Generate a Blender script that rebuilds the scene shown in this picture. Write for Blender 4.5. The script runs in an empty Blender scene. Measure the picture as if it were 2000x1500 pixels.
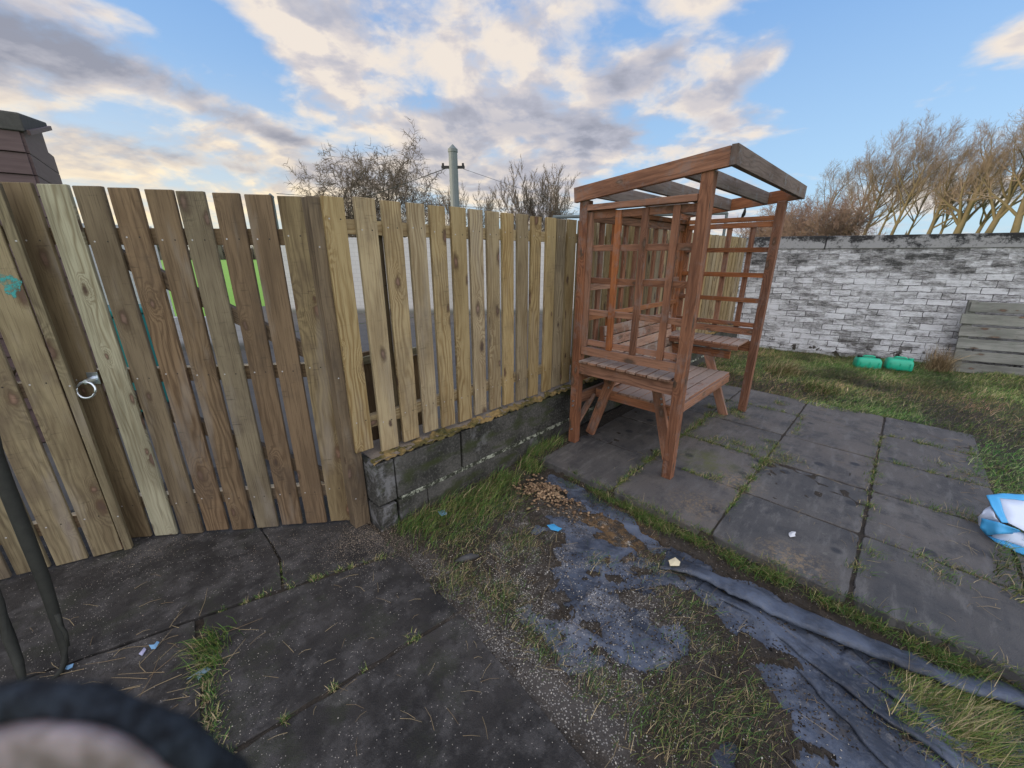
import bpy, bmesh, math, random
import numpy as np
from mathutils import Vector, Matrix, Euler
R_ = math.radians
sc = bpy.context.scene
C = sc.collection
# ------------------------------------------------------------ camera (yard frame: X along the new fence, Y behind it)
CAM = Vector((-0.847, -1.918, 1.55))
YAW, PITCH, FPX = -45.57, 18.1, 766.0
cd = bpy.data.cameras.new('camera'); cam = bpy.data.objects.new('camera', cd); C.objects.link(cam)
cam.location = CAM; cam.rotation_euler = (R_(90 - PITCH), 0, R_(YAW))
cd.sensor_width = 36; cd.lens = FPX / 2000 * 36; cd.clip_start = 0.005; cd.clip_end = 3000
cd.dof.use_dof = True; cd.dof.focus_distance = 3.2; cd.dof.aperture_fstop = 6.0
sc.camera = cam
# ------------------------------------------------------------ sun direction, sky with clouds, exposure
SUN_EL = 7.0
SD = Vector((-0.813, 0.582, math.tan(R_(SUN_EL)))).normalized()      # towards the sun
sc.view_settings.view_transform = 'Standard'; sc.view_settings.look = 'None'
sc.view_settings.exposure = 0.42; sc.view_settings.gamma = 1
sl = bpy.data.lights.new('sun', 'SUN'); sl.energy = 3.0; sl.angle = R_(0.6); sl.color = (1, .82, .60)
so = bpy.data.objects.new('sun', sl); C.objects.link(so); so.rotation_euler = (-SD).to_track_quat('-Z', 'Y').to_euler()

class NT:                                                            # tiny node helper
    def __init__(s, t): s.t = t; s.n = t.nodes; s.l = t.links
    def put(s, sock, v):
        if v is None: return
        if isinstance(v, bpy.types.NodeSocket): s.l.new(v, sock)
        else: sock.default_value = v if not isinstance(v, tuple) or len(v) != 3 or sock.type != 'RGBA' else (*v, 1)
    def node(s, ty, ins={}, **kw):
        n = s.n.new(ty)
        for k, v in kw.items(): setattr(n, k, v)
        for k, v in ins.items(): s.put(n.inputs[k], v)
        return n
    def m(s, op, a, b=None, c=None, clamp=False):
        n = s.n.new('ShaderNodeMath'); n.operation = op; n.use_clamp = clamp
        s.put(n.inputs[0], a); s.put(n.inputs[1], b); s.put(n.inputs[2], c); return n.outputs[0]
    def vm(s, op, a, b=None, c=None):
        n = s.n.new('ShaderNodeVectorMath'); n.operation = op
        s.put(n.inputs[0], a); s.put(n.inputs[1], b)
        if op == 'SCALE': s.put(n.inputs[3], c)
        return n.outputs['Value'] if op in ('DOT_PRODUCT', 'LENGTH', 'DISTANCE') else n.outputs[0]
    def comb(s, x=0., y=0., z=0.):
        return s.node('ShaderNodeCombineXYZ', {0: x, 1: y, 2: z}).outputs[0]
    def sep(s, v): n = s.node('ShaderNodeSeparateXYZ', {0: v}); return n.outputs
    def noise(s, v, sc_=1., det=4., rough=.55, dist=0., dims='3D', w=None, out=0):
        n = s.n.new('ShaderNodeTexNoise'); n.noise_dimensions = dims
        s.put(n.inputs['Vector'], v); n.inputs['Scale'].default_value = sc_; n.inputs['Detail'].default_value = det
        n.inputs['Roughness'].default_value = rough; n.inputs['Distortion'].default_value = dist
        if w is not None: s.put(n.inputs['W'], w)
        return n.outputs[out]
    def vor(s, v, sc_=1., feat='F1', dims='3D', rnd=1.):
        n = s.n.new('ShaderNodeTexVoronoi'); n.voronoi_dimensions = dims; n.feature = feat
        s.put(n.inputs['Vector'], v); n.inputs['Scale'].default_value = sc_; n.inputs['Randomness'].default_value = rnd
        return n.outputs
    def ss(s, v, a, b, lo=0., hi=1.):                                  # smoothstep remap (a may exceed b)
        n = s.n.new('ShaderNodeMapRange'); n.interpolation_type = 'SMOOTHSTEP'
        if a > b: a, b, lo, hi = b, a, hi, lo
        s.put(n.inputs[0], v); n.inputs[1].default_value = a; n.inputs[2].default_value = b
        n.inputs[3].default_value = lo; n.inputs[4].default_value = hi; return n.outputs[0]
    def mix(s, f, a, b, mode='MIX'):
        n = s.n.new('ShaderNodeMix'); n.data_type = 'RGBA'; n.blend_type = mode
        s.put(n.inputs[0], f); s.put(n.inputs[6], a); s.put(n.inputs[7], b); return n.outputs[2]
    def ramp(s, f, stops):
        n = s.n.new('ShaderNodeValToRGB'); e = n.color_ramp.elements
        while len(e) < len(stops): e.new(.5)
        for x, (p, c) in zip(e, stops): x.position = p; x.color = (*c, 1)
        s.put(n.inputs[0], f); return n.outputs[0]
    def attr(s, name, out='Fac'): return s.node('ShaderNodeAttribute', attribute_name=name).outputs[out]

world = bpy.data.worlds.new('World'); sc.world = world; world.use_nodes = True
w = NT(world.node_tree); w.n.clear()
sky = w.n.new('ShaderNodeTexSky'); sky.sky_type = 'NISHITA'; sky.sun_disc = False
sky.sun_elevation = R_(SUN_EL); sky.sun_rotation = math.atan2(SD.x, SD.y)
sky.air_density = 1.0; sky.dust_density = .6; sky.ozone_density = 2.0
dirv = w.vm('NORMALIZE', w.node('ShaderNodeTexCoord').outputs['Generated'])
dx, dy, dz = w.sep(dirv)
# azimuth measured to the right of the camera heading, elevation (degrees)
hx, hy = math.sin(R_(-YAW)), math.cos(R_(-YAW))
fw = w.vm('DOT_PRODUCT', dirv, (hx, hy, 0)); rt = w.vm('DOT_PRODUCT', dirv, (hy, -hx, 0))
az = w.m('MULTIPLY', w.m('ARCTAN2', rt, fw), 57.2958); el = w.m('MULTIPLY', w.m('ARCSINE', dz), 57.2958)
def azel(u, v):
    t = R_(PITCH); x = (u - 1000) / FPX; y = (750 - v) / FPX
    f = math.cos(t) + y * math.sin(t); z = -math.sin(t) + y * math.cos(t)
    return math.degrees(math.atan2(x, f)), math.degrees(math.atan2(z, math.hypot(x, f)))
# cloud deck coordinates (a flat layer overhead)
inv = w.m('DIVIDE', 1., w.m('ADD', w.m('MAXIMUM', dz, 0.), .26))
cp = w.comb(w.m('MULTIPLY', w.m('MULTIPLY', rt, inv), 1.), w.m('MULTIPLY', w.m('MULTIPLY', fw, inv), 1.), 0.)
warp = w.noise(cp, 1.1, 3., .5, out=1)
cpw = w.vm('ADD', cp, w.vm('SCALE', w.vm('SUBTRACT', warp, (.5, .5, .5)), None, .30))
def dens(v):
    a = w.noise(v, 2.7, 5., .50); b = w.noise(v, 8.5, 5., .58); e = w.noise(v, 1.1, 2., .5)
    t_ = w.m('ADD', w.m('ADD', w.m('MULTIPLY', a, .58), w.m('MULTIPLY', b, .24)), w.m('MULTIPLY', e, .18))
    return w.m('ADD', w.m('MULTIPLY', w.m('SUBTRACT', t_, .5), 1.75), .485)
d0 = dens(cpw)
d1 = dens(w.vm('ADD', cpw, (-.06, .07, 0)))                            # a step up and towards the sun
# (u, v, half width px, half height px, tilt deg, strength) of the larger cloud masses and the clear gaps
BL = [(330, 170, 330, 55, -14, .20), (60, 90, 150, 60, -10, .15), (520, 150, 90, 110, -50, .10), (640, 130, 200, 60, -38, .17),
      (850, 200, 220, 110, -25, .16), (250, 330, 330, 60, -6, .14), (1040, 120, 170, 120, -20, .10), (1250, 140, 150, 60, 35, .14),
      (1510, 100, 110, 34, 25, .24), (1410, 190, 100, 42, 12, .16), (1420, 270, 130, 40, 5, .12), (1960, 80, 90, 32, 18, .26),
      (1790, 200, 70, 16, 5, .12), (1000, 330, 260, 60, -5, .12), (1120, 230, 120, 80, 0, .10), (700, 320, 200, 30, -5, .08),
      (440, 85, 110, 55, -30, -.50), (560, 225, 130, 20, -15, -.22), (300, 40, 120, 16, -10, -.10), (745, 60, 60, 30, 0, -.10), (1130, 190, 60, 22, 0, -.12), (390, 300, 110, 10, -5, -.12), (470, 262, 90, 14, -12, -.10), (560, 290, 110, 14, 0, -.12), (930, 30, 90, 40, 0, -.06),
      (1700, 60, 220, 150, 0, -.34), (1750, 250, 220, 70, 0, -.26), (1380, 40, 150, 22, 0, -.12), (1600, 330, 120, 60, 0, -.20),
      (1230, 235, 80, 30, -20, -.08), (30, 215, 60, 22, 0, -.08), (150, 5, 500, 20, 0, .1), (1330, 330, 90, 30, 0, -.06)]
def blobs(BL):
    acc = None
    for (u, v, su, sv, tl, am) in BL:
        a0, e0 = azel(u, v); ax, ex = azel(u + 20, v); ay, ey = azel(u, v - 20)
        ku = math.hypot(ax - a0, ex - e0) / 20; kv = math.hypot(ay - a0, ey - e0) / 20
        su *= ku; sv *= kv; c, s_ = math.cos(R_(tl)), math.sin(R_(tl))
        da = w.m('SUBTRACT', az, a0); de = w.m('SUBTRACT', el, e0)
        p = w.m('DIVIDE', w.m('ADD', w.m('MULTIPLY', da, c), w.m('MULTIPLY', de, s_)), su)
        q = w.m('DIVIDE', w.m('SUBTRACT', w.m('MULTIPLY', de, c), w.m('MULTIPLY', da, s_)), sv)
        r2 = w.m('ADD', w.m('MULTIPLY', p, p), w.m('MULTIPLY', q, q))
        g = w.m('MULTIPLY', w.m('EXPONENT', w.m('MULTIPLY', r2, -.7)), am * (.98 if am > 0 else .85))
        acc = g if acc is None else w.m('ADD', acc, g)
    return acc
acc = blobs(BL)
# undersides that stay grey
DK = blobs([(330, 175, 260, 34, -14, .55), (60, 130, 160, 40, -8, .5), (480, 190, 120, 24, -14, .45), (90, 30, 200, 40, 0, .3), (230, 255, 200, 20, -8, .35), (330, 300, 230, 16, -4, .4), (500, 335, 250, 14, 0, .35),
            (1250, 165, 90, 45, 0, .35), (1130, 260, 160, 30, 0, .3), (840, 200, 130, 22, -10, .25), (1420, 240, 90, 20, 0, .3), (150, 345, 160, 12, 0, .3), (760, 50, 80, 30, 0, .2), (700, 290, 160, 12, 0, .2),
            (600, 80, 120, 50, -35, -.5), (930, 120, 120, 60, 0, -.25), (560, 240, 120, 20, -5, -.5), (330, 215, 160, 14, -12, -.35), (430, 130, 60, 14, -20, -.3)])
D0 = w.m('ADD', d0, acc); D1 = w.m('ADD', d1, acc)
cover = w.ss(D0, .385, .665)
thick = w.ss(D0, .50, .78)
lit = w.ss(w.m('SUBTRACT', d0, d1), -.13, .13)
shade = w.m('ADD', w.m('ADD', w.m('MULTIPLY', thick, .50), DK), w.m('MULTIPLY', w.m('SUBTRACT', .5, lit), .62), clamp=True)
ccol = w.ramp(shade, [(0., (.66, .595, .535)), (.20, (.51, .48, .49)), (.55, (.355, .365, .43)), (1., (.235, .25, .31))])
warm = w.m('MULTIPLY', w.ss(el, 20., 2.), w.ss(az, 25., -42.))          # sunset side of the low sky
ccol = w.mix(w.m('MULTIPLY', w.m('MULTIPLY', warm, w.m('SUBTRACT', 1.15, shade)), .62), ccol, (.95, .76, .45))
skyc = w.vm('MULTIPLY', sky.outputs[0], (.13, .14, .165))
blue = w.mix(w.ss(el, 2., 38.), (.38, .56, .76), (.13, .31, .68))        # clear air, tinted over the Nishita dome
blue = w.mix(w.m('MULTIPLY', warm, .5), blue, (.80, .68, .48))
air = w.mix(.72, skyc, blue)
tot = w.mix(cover, air, ccol)
tot = w.mix(w.ss(el, 0., -3.), tot, (.10, .10, .08))
# added fill: unseen sky behind the camera brightened to lift the shaded yard
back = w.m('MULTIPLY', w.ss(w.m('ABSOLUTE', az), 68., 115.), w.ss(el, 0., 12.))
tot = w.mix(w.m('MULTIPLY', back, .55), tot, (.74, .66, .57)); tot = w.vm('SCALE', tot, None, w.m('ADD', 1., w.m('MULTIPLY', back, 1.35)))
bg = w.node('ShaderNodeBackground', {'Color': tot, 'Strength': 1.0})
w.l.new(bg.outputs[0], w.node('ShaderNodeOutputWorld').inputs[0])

# ------------------------------------------------------------ helpers
aYx, aYy = hx, hy
def ray(u, v):
    t = R_(PITCH); x = (u - 1000) / FPX; y = (750 - v) / FPX
    f = math.cos(t) + y * math.sin(t); z = -math.sin(t) + y * math.cos(t)
    return Vector((f * hx + x * hy, f * hy - x * hx, z))
RT = Vector((hy, -hx, 0)); FW = Vector((hx, hy, 0))
def P(u, v, z=0.): d = ray(u, v); return CAM + d * ((z - CAM.z) / d.z)    # a point at height z
def Q(u, v, D): d = ray(u, v); return CAM + d * (D / (d.x * hx + d.y * hy)) # a point D metres ahead
rng = np.random.default_rng(7)
random.seed(5)
def vn(x, y, s, seed=0):                                                 # value noise 0..1
    x = np.asarray(x, float) / s; y = np.asarray(y, float) / s
    g = np.random.default_rng(seed).random((128, 128)); xi = np.floor(x).astype(int); yi = np.floor(y).astype(int)
    fx = x - xi; fy = y - yi; fx = fx * fx * (3 - 2 * fx); fy = fy * fy * (3 - 2 * fy)
    G = lambda i, j: g[(xi + i) % 128, (yi + j) % 128]
    return (G(0, 0) * (1 - fx) + G(1, 0) * fx) * (1 - fy) + (G(0, 1) * (1 - fx) + G(1, 1) * fx) * fy
def fbm(x, y, s, seed=0, o=4):
    r = 0; a = .5; t = 0
    for i in range(o): r = r + a * vn(x, y, s / 2 ** i, seed + i); t += a; a *= .5
    return r / t
def inpoly(x, y, poly):
    x = np.asarray(x); y = np.asarray(y); r = np.zeros(x.shape, bool); n = len(poly)
    for i in range(n):
        x1, y1 = poly[i][:2]; x2, y2 = poly[(i + 1) % n][:2]
        c = ((y1 > y) != (y2 > y)) & (x < (x2 - x1) * (y - y1) / ((y2 - y1) or 1e-9) + x1); r ^= c
    return r
def segdist(x, y, pts):
    d = np.full(np.shape(x), 1e9)
    for a, b in zip(pts[:-1], pts[1:]):
        ax, ay = a[:2]; bx, by = b[:2]; L = (bx - ax) ** 2 + (by - ay) ** 2
        t = np.clip(((x - ax) * (bx - ax) + (y - ay) * (by - ay)) / L, 0, 1)
        d = np.minimum(d, np.hypot(x - ax - t * (bx - ax), y - ay - t * (by - ay)))
    return d
def link(o, parent=None):
    C.objects.link(o)
    if parent is not None: o.parent = parent
    return o
def tag(o, label=None, cat=None, group=None, kind=None):
    for k, v in (('label', label), ('category', cat), ('group', group), ('kind', kind)):
        if v: o[k] = v
    return o
def empty(name, loc=(0, 0, 0), rz=0):
    o = bpy.data.objects.new(name, None); o.location = loc; o.rotation_euler = (0, 0, rz); o.empty_display_size = .1
    return link(o)
class MB:                                                                # boxes and tubes with wood coordinates
    def __init__(s): s.v = []; s.f = []; s.uv = []; s.rn = []; s.ti = []
    def quad(s, pts, uvs, rn, ti):
        b = len(s.v); s.v += [tuple(p) for p in pts]; s.f.append(tuple(range(b, b + len(pts)))); s.uv += uvs
        s.rn += [rn] * len(pts); s.ti += [ti] * len(pts)
    def box(s, M, sx, sy, L, ti=.5, rn=None, skew=None):
        """box sx by sy, length L along local Z from the origin (centred in x, y)"""
        rn = random.random() if rn is None else rn
        o = rn * 37.; x, y = sx / 2, sy / 2; b = len(s.v)
        co = [(-x, -y, 0), (x, -y, 0), (x, y, 0), (-x, y, 0), (-x, -y, L), (x, -y, L), (x, y, L), (-x, y, L)]
        if skew: co = [(a, c, d + (skew * a if k > 3 else 0)) for k, (a, c, d) in enumerate(co)]
        s.v += [tuple(M @ Vector(c)) for c in co]
        F = [((0, 1, 5, 4), 0., sx), ((1, 2, 6, 5), sx + .3, sy), ((2, 3, 7, 6), sx + .7, sx), ((3, 0, 4, 7), 1.2, sy)]
        for f, u0, wd in F:
            s.f.append(tuple(b + i for i in f)); s.uv += [(o + u0, o), (o + u0 + wd, o), (o + u0 + wd, o + L), (o + u0, o + L)]
            s.rn += [rn] * 4; s.ti += [ti] * 4
        for f in ((3, 2, 1, 0), (4, 5, 6, 7)):
            s.f.append(tuple(b + i for i in f)); s.uv += [(o, o), (o + sx, o), (o + sx, o + sy * .3), (o, o + sy * .3)]
            s.rn += [rn] * 4; s.ti += [ti] * 4
    def bar(s, p, q, wd, th, up=(0, 0, 1), ti=.5, rn=None):
        """bar from p to q; wd is measured across 'up', th along 'up'"""
        p, q = Vector(p), Vector(q); z = (q - p).normalized(); up = Vector(up)
        x = up.cross(z)
        if x.length < 1e-4: x = Vector((1, 0, 0))
        x.normalize(); y = z.cross(x)
        M = Matrix.Translation(p) @ Matrix((x, y, z)).transposed().to_4x4()
        s.box(M, wd, th, (q - p).length, ti, rn)
    def tube(s, pts, rad, n=8, ti=.5, cap=True):
        rn = random.random(); o = rn * 31; rings = []; L = 0
        pts = [Vector(p) for p in pts]
        if not hasattr(rad, '__len__'): rad = [rad] * len(pts)
        for i, p in enumerate(pts):
            t = (pts[min(i + 1, len(pts) - 1)] - pts[max(i - 1, 0)]).normalized()
            a = t.cross(Vector((.13, .2, 1)) if abs(t.z) < .9 else Vector((1, .1, 0))).normalized(); b2 = t.cross(a)
            if i: L += (p - pts[i - 1]).length
            rings.append((len(s.v), L))
            for k in range(n):
                an = 2 * math.pi * k / n; s.v.append(tuple(p + (a * math.cos(an) + b2 * math.sin(an)) * rad[i]))
        for (r0, l0), (r1, l1) in zip(rings[:-1], rings[1:]):
            for k in range(n):
                k2 = (k + 1) % n; s.f.append((r0 + k, r0 + k2, r1 + k2, r1 + k))
                s.uv += [(o + k * .02, o + l0), (o + k * .02 + .02, o + l0), (o + k * .02 + .02, o + l1), (o + k * .02, o + l1)]
                s.rn += [rn] * 4; s.ti += [ti] * 4
        if cap:
            for r0, fl in ((rings[0][0], 1), (rings[-1][0], 0)):
                f = list(range(r0, r0 + n)); f = f[::-1] if fl else f
                s.f.append(tuple(f)); s.uv += [(o, o)] * n; s.rn += [rn] * n; s.ti += [ti] * n
    def build(s, name, mat, parent=None, bevel=.0015, smooth=False):
        me = bpy.data.meshes.new(name); me.from_pydata(s.v, [], s.f)
        uv = me.uv_layers.new(name='UVMap'); uv.data.foreach_set('uv', np.array(s.uv, 'f').ravel())
        for nm, dat in (('rn', s.rn), ('ti', s.ti)):
            a = me.attributes.new(nm, 'FLOAT', 'CORNER'); a.data.foreach_set('value', np.array(dat, 'f'))
        me.materials.append(mat); me.validate(); me.update()
        if smooth: me.polygons.foreach_set('use_smooth', [True] * len(me.polygons))
        o = link(bpy.data.objects.new(name, me), parent)
        if bevel: b = o.modifiers.new('edge', 'BEVEL'); b.width = bevel; b.segments = 2; b.limit_method = 'ANGLE'
        return o
def npmesh(name, v, f, mat, parent=None, col=None, smooth=False, uv=None):
    """numpy mesh: f is (n,3) or (n,4)"""
    me = bpy.data.meshes.new(name); k = f.shape[1]
    me.vertices.add(len(v)); me.vertices.foreach_set('co', np.asarray(v, 'f').ravel())
    me.loops.add(f.size); me.loops.foreach_set('vertex_index', f.ravel().astype('i'))
    me.polygons.add(len(f)); me.polygons.foreach_set('loop_start', np.arange(0, f.size, k, dtype='i'))
    me.polygons.foreach_set('loop_total', np.full(len(f), k, 'i'))
    if smooth: me.polygons.foreach_set('use_smooth', np.ones(len(f), bool))
    me.update(calc_edges=True)
    if col is not None:
        a = me.attributes.new('col', 'FLOAT_COLOR', 'POINT'); c = np.ones((len(v), 4), 'f'); c[:, :3] = col; a.data.foreach_set('color', c.ravel())
    if uv is not None:
        l = me.uv_layers.new(name='UVMap'); l.data.foreach_set('uv', np.asarray(uv, 'f')[f.ravel()].ravel())
    me.materials.append(mat); me.validate()
    return link(bpy.data.objects.new(name, me), parent)
def gridmesh(name, x0, x1, y0, y1, st, zf, mat, keep=None, smooth=True, skirt=None):
    nx = int((x1 - x0) / st) + 1; ny = int((y1 - y0) / st) + 1
    X, Y = np.meshgrid(np.linspace(x0, x1, nx), np.linspace(y0, y1, ny), indexing='ij')
    Z = zf(X, Y); v = np.stack([X, Y, Z], -1).reshape(-1, 3)
    i = np.arange(nx * ny).reshape(nx, ny); f = np.stack([i[:-1, :-1], i[1:, :-1], i[1:, 1:], i[:-1, 1:]], -1).reshape(-1, 4)
    if keep is not None:
        K = keep(X, Y).reshape(-1); f = f[K[f].all(1)]
    return npmesh(name, v, f, mat, smooth=smooth)

# ------------------------------------------------------------ materials
def material(name, fn, rough=.8, spec=.3):
    m = bpy.data.materials.new(name); m.use_nodes = True; t = NT(m.node_tree); t.n.clear()
    b = t.n.new('ShaderNodeBsdfPrincipled'); o = t.n.new('ShaderNodeOutputMaterial'); t.l.new(b.outputs[0], o.inputs[0])
    b.inputs['Roughness'].default_value = rough; b.inputs['Specular IOR Level'].default_value = spec
    r = fn(t, b)
    if r is not None: t.put(b.inputs['Base Color'], r)
    return m
def bump(t, b, h, dist=.003, strength=.6):
    n = t.node('ShaderNodeBump', {'Height': h, 'Distance': dist, 'Strength': strength}); t.l.new(n.outputs[0], b.inputs['Normal'])
def wood(name, cA, cB, cC, knot=.62, dark=.55, rough=.78, weather=0., rings=1., stain=0., nails=(), wcol=(.20, .19, .19)):
    """cA pale early wood, cB late-wood rings, cC the tint other boards drift to (attribute ti)"""
    def fn(t, b):
        uv = t.node('ShaderNodeUVMap').outputs[0]; u, v, _ = t.sep(uv); rn = t.attr('rn'); ti = t.attr('ti')
        kwn = t.noise(t.comb(u, v, rn), 28., 3., .6, out=1); kwx, kwy, _k = t.sep(kwn)
        kv = t.vor(t.comb(t.m('ADD', t.m('MULTIPLY', u, 8.5), t.m('MULTIPLY', t.m('SUBTRACT', kwx, .5), .17)), t.m('ADD', t.m('MULTIPLY', v, 3.7), t.m('MULTIPLY', t.m('SUBTRACT', kwy, .5), .22)), 0.), 1., 'F1', '2D', 1.)
        kd = kv[0]; kr = t.sep(kv[1])[0]; on = t.m('GREATER_THAN', kr, knot)
        ksz = t.m('ADD', .55, t.m('MULTIPLY', t.sep(kv[1])[1], 1.)); kd = t.m('DIVIDE', kd, ksz); core = t.m('MULTIPLY', t.ss(kd, .12, .055), on); halo = t.m('MULTIPLY', t.ss(kd, .42, .0), on)
        wig = t.noise(t.comb(t.m('MULTIPLY', u, 5.), t.m('MULTIPLY', v, 1.1), rn), 1., 3., .6)
        g = t.m('ADD', t.m('MULTIPLY', u, 95.), t.m('ADD', t.m('MULTIPLY', wig, 22.), t.m('MULTIPLY', halo, 11.)))
        line = t.m('POWER', t.m('ADD', .5, t.m('MULTIPLY', t.m('SINE', t.m('MULTIPLY', g, 2.4)), .5)), 1.7)
        fib = t.noise(t.comb(t.m('MULTIPLY', u, 260.), t.m('MULTIPLY', v, 6.), rn), 1., 3., .6)
        big = t.noise(t.comb(t.m('MULTIPLY', u, 9.), t.m('MULTIPLY', v, 1.6), t.m('MULTIPLY', rn, 9.)), 1., 3., .6)
        base = t.mix(ti, cA, cC)
        ring = t.mix(ti, cB, tuple(x * .55 for x in cC))
        zone = t.ss(t.noise(t.comb(t.m('MULTIPLY', u, 6.), t.m('MULTIPLY', v, .5), t.m('MULTIPLY', rn, 5.)), 1., 1.), .35, .62)
        c = t.mix(t.m('MULTIPLY', t.m('MULTIPLY', line, zone), .90 * rings), base, ring)
        c = t.mix(t.ss(big, .38, .72, 0., .55), c, tuple(x * .6 for x in cB))
        c = t.mix(t.m('MULTIPLY', t.ss(fib, .48, .70), .5), c, tuple(x * .5 for x in cB))
        c = t.mix(t.m('MULTIPLY', t.ss(kd, .20, .08), t.m('MULTIPLY', on, .65)), c, (.075, .045, .025))
        inner = t.mix(t.ss(kd, .01, .10), t.mix(t.sep(kv[1])[2], (.24, .15, .11), (.06, .04, .03)), (.085, .052, .034))
        c = t.mix(core, c, inner)
        if stain:
            sb = t.noise(t.comb(t.m('MULTIPLY', u, 3.), t.m('MULTIPLY', v, 2.2), t.m('MULTIPLY', rn, 21.)), 1., 5., .65)
            c = t.mix(t.ss(sb, .50, .70, 0., .7 * stain), c, (.085, .062, .045))
            sg = t.noise(t.comb(t.m('MULTIPLY', u, 7.), t.m('MULTIPLY', v, 1.3), t.m('MULTIPLY', rn, 43.)), 1., 4., .6)
            c = t.mix(t.ss(sg, .54, .72, 0., .55 * stain), c, (.25, .22, .19))
            cr = t.noise(t.comb(t.m('MULTIPLY', u, 12.), t.m('MULTIPLY', v, 90.), rn), 1., 2., .5)
            c = t.mix(t.m('MULTIPLY', t.ss(cr, .62, .74), t.ss(sb, .42, .6, 0., .5 * stain)), c, (.04, .03, .02))
        rnn = t.node('ShaderNodeHueSaturation', {'Value': t.m('ADD', .78, t.m('MULTIPLY', rn, .44)), 'Saturation': t.m('ADD', .85, t.m('MULTIPLY', t.m('FRACT', t.m('MULTIPLY', rn, 7.)), .3)), 'Color': c}).outputs[0]
        c = rnn
        if weather:
            geo = t.node('ShaderNodeNewGeometry'); nz = t.sep(geo.outputs['Normal'])[2]
            pn = t.noise(geo.outputs['Position'], 7., 5., .7)
            wm = t.m('MULTIPLY', t.ss(t.m('ADD', pn, t.m('MULTIPLY', t.m('MAXIMUM', nz, 0.), .25)), .52, .68), weather)
            c = t.mix(wm, c, wcol)
            st = t.noise(t.comb(t.m('MULTIPLY', u, 30.), t.m('MULTIPLY', v, 9.), rn), 1., 4., .7)
            c = t.mix(t.ss(st, .58, .74, 0., .5), c, (.045, .028, .02))
        for nv in nails:
            for nu in (.024, .078):
                du = t.m('SUBTRACT', t.m('SUBTRACT', u, t.m('MULTIPLY', rn, 37.)), nu); dv = t.m('SUBTRACT', t.m('SUBTRACT', v, t.m('MULTIPLY', rn, 37.)), t.m('ADD', nv, t.m('MULTIPLY', rn, .03)))
                dd = t.m('SQRT', t.m('ADD', t.m('MULTIPLY', du, du), t.m('MULTIPLY', dv, dv)))
                c = t.mix(t.ss(dd, .0045, .0025), c, (.42, .42, .43) if nu < .05 else (.03, .025, .022))
        bump(t, b, t.m('ADD', t.m('MULTIPLY', fib, .5), t.m('MULTIPLY', line, .5)), .0016, .6)
        return c
    return material(name, fn, rough)
W_new = wood('treated_pine', (.43, .335, .185), (.26, .165, .07), (.31, .245, .15), knot=.63, stain=.55, nails=(1.22, .17))
W_gate = wood('weathered_pine', (.205, .138, .080), (.095, .058, .032), (.235, .200, .125), knot=.63, rings=.85, stain=.9, nails=(1.60, .945, .205))
W_dark = wood('dark_rail', (.15, .105, .065), (.08, .05, .03), (.16, .12, .08), knot=.8)
W_pale_edge = material('pale_edge', lambda t, b: (.62, .50, .33), .85)
W_red = wood('stained_pine', (.290, .122, .062), (.112, .040, .022), (.33, .170, .100), knot=.5, weather=.35, rings=.75)
W_redtop = wood('stained_pine_worn', (.32, .165, .105), (.15, .065, .042), (.33, .225, .17), knot=.7, weather=.75, rings=.9, wcol=(.27, .23, .21))
W_redgrey = wood('stained_pine_greyed', (.20, .13, .10), (.11, .065, .045), (.20, .17, .16), knot=.7, weather=1., rings=.7, wcol=(.17, .165, .175))
W_grey = wood('grey_plank', (.24, .245, .225), (.12, .125, .11), (.28, .28, .255), knot=.75, weather=.5, rings=.5, wcol=(.16, .175, .15))
M_steel = material('zinc_steel', lambda t, b: (b.inputs['Metallic'].__setattr__('default_value', .9), (.62, .68, .75))[1], .3, .5)

def f_block(t, b):
    p = t.node('ShaderNodeNewGeometry'); pos = p.outputs['Position']; x, y, z = t.sep(pos); nz = t.sep(p.outputs['Normal'])[2]
    n1 = t.noise(pos, 3.3, 6., .65); n2 = t.noise(pos, 60., 4., .7); n3 = t.noise(t.vm('MULTIPLY', pos, (1.4, 1.4, 4.)), 2.2, 4., .6)
    c = t.mix(t.ss(n1, .3, .7), (.016, .017, .015), (.095, .092, .085))
    c = t.mix(t.ss(n2, .50, .70, 0., .7), c, (.15, .145, .135)); c = t.mix(t.ss(n2, .45, .32, 0., .7), c, (.012, .012, .011))
    c = t.mix(t.m('MULTIPLY', t.ss(n3, .50, .66), .8), c, (.035, .045, .014))
    c = t.mix(t.ss(t.noise(t.vm('ADD', pos, (4, 2, 9)), 2.6, 5., .7), .60, .72, 0., .7), c, (.17, .17, .175))
    en = t.m('MULTIPLY', t.ss(x, .20, .09), t.ss(t.noise(pos, 9., 4., .7), .46, .60)); c = t.mix(t.m('MULTIPLY', en, .75), c, (.20, .20, .21))
    bump(t, b, t.m('ADD', n2, t.m('MULTIPLY', n1, 1.)), .006, .9); return c
M_block = material('old_block', f_block, .9)
def f_moss(t, b):
    pos = t.node('ShaderNodeNewGeometry').outputs['Position']
    n = t.noise(pos, 22., 6., .75); n2 = t.noise(pos, 130., 3., .7); n3 = t.noise(pos, 5., 3., .6)
    c = t.mix(t.ss(n, .4, .6), (.035, .038, .015), (.11, .09, .028))
    c = t.mix(t.ss(n3, .42, .60, 0., .9), c, t.mix(n2, (.20, .13, .045), (.36, .26, .12)))
    c = t.mix(t.ss(n2, .62, .72, 0., .6), c, (.45, .40, .30))
    bump(t, b, n, .01, 1.); return c
M_moss = material('moss_and_sawdust', f_moss, .95)
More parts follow.
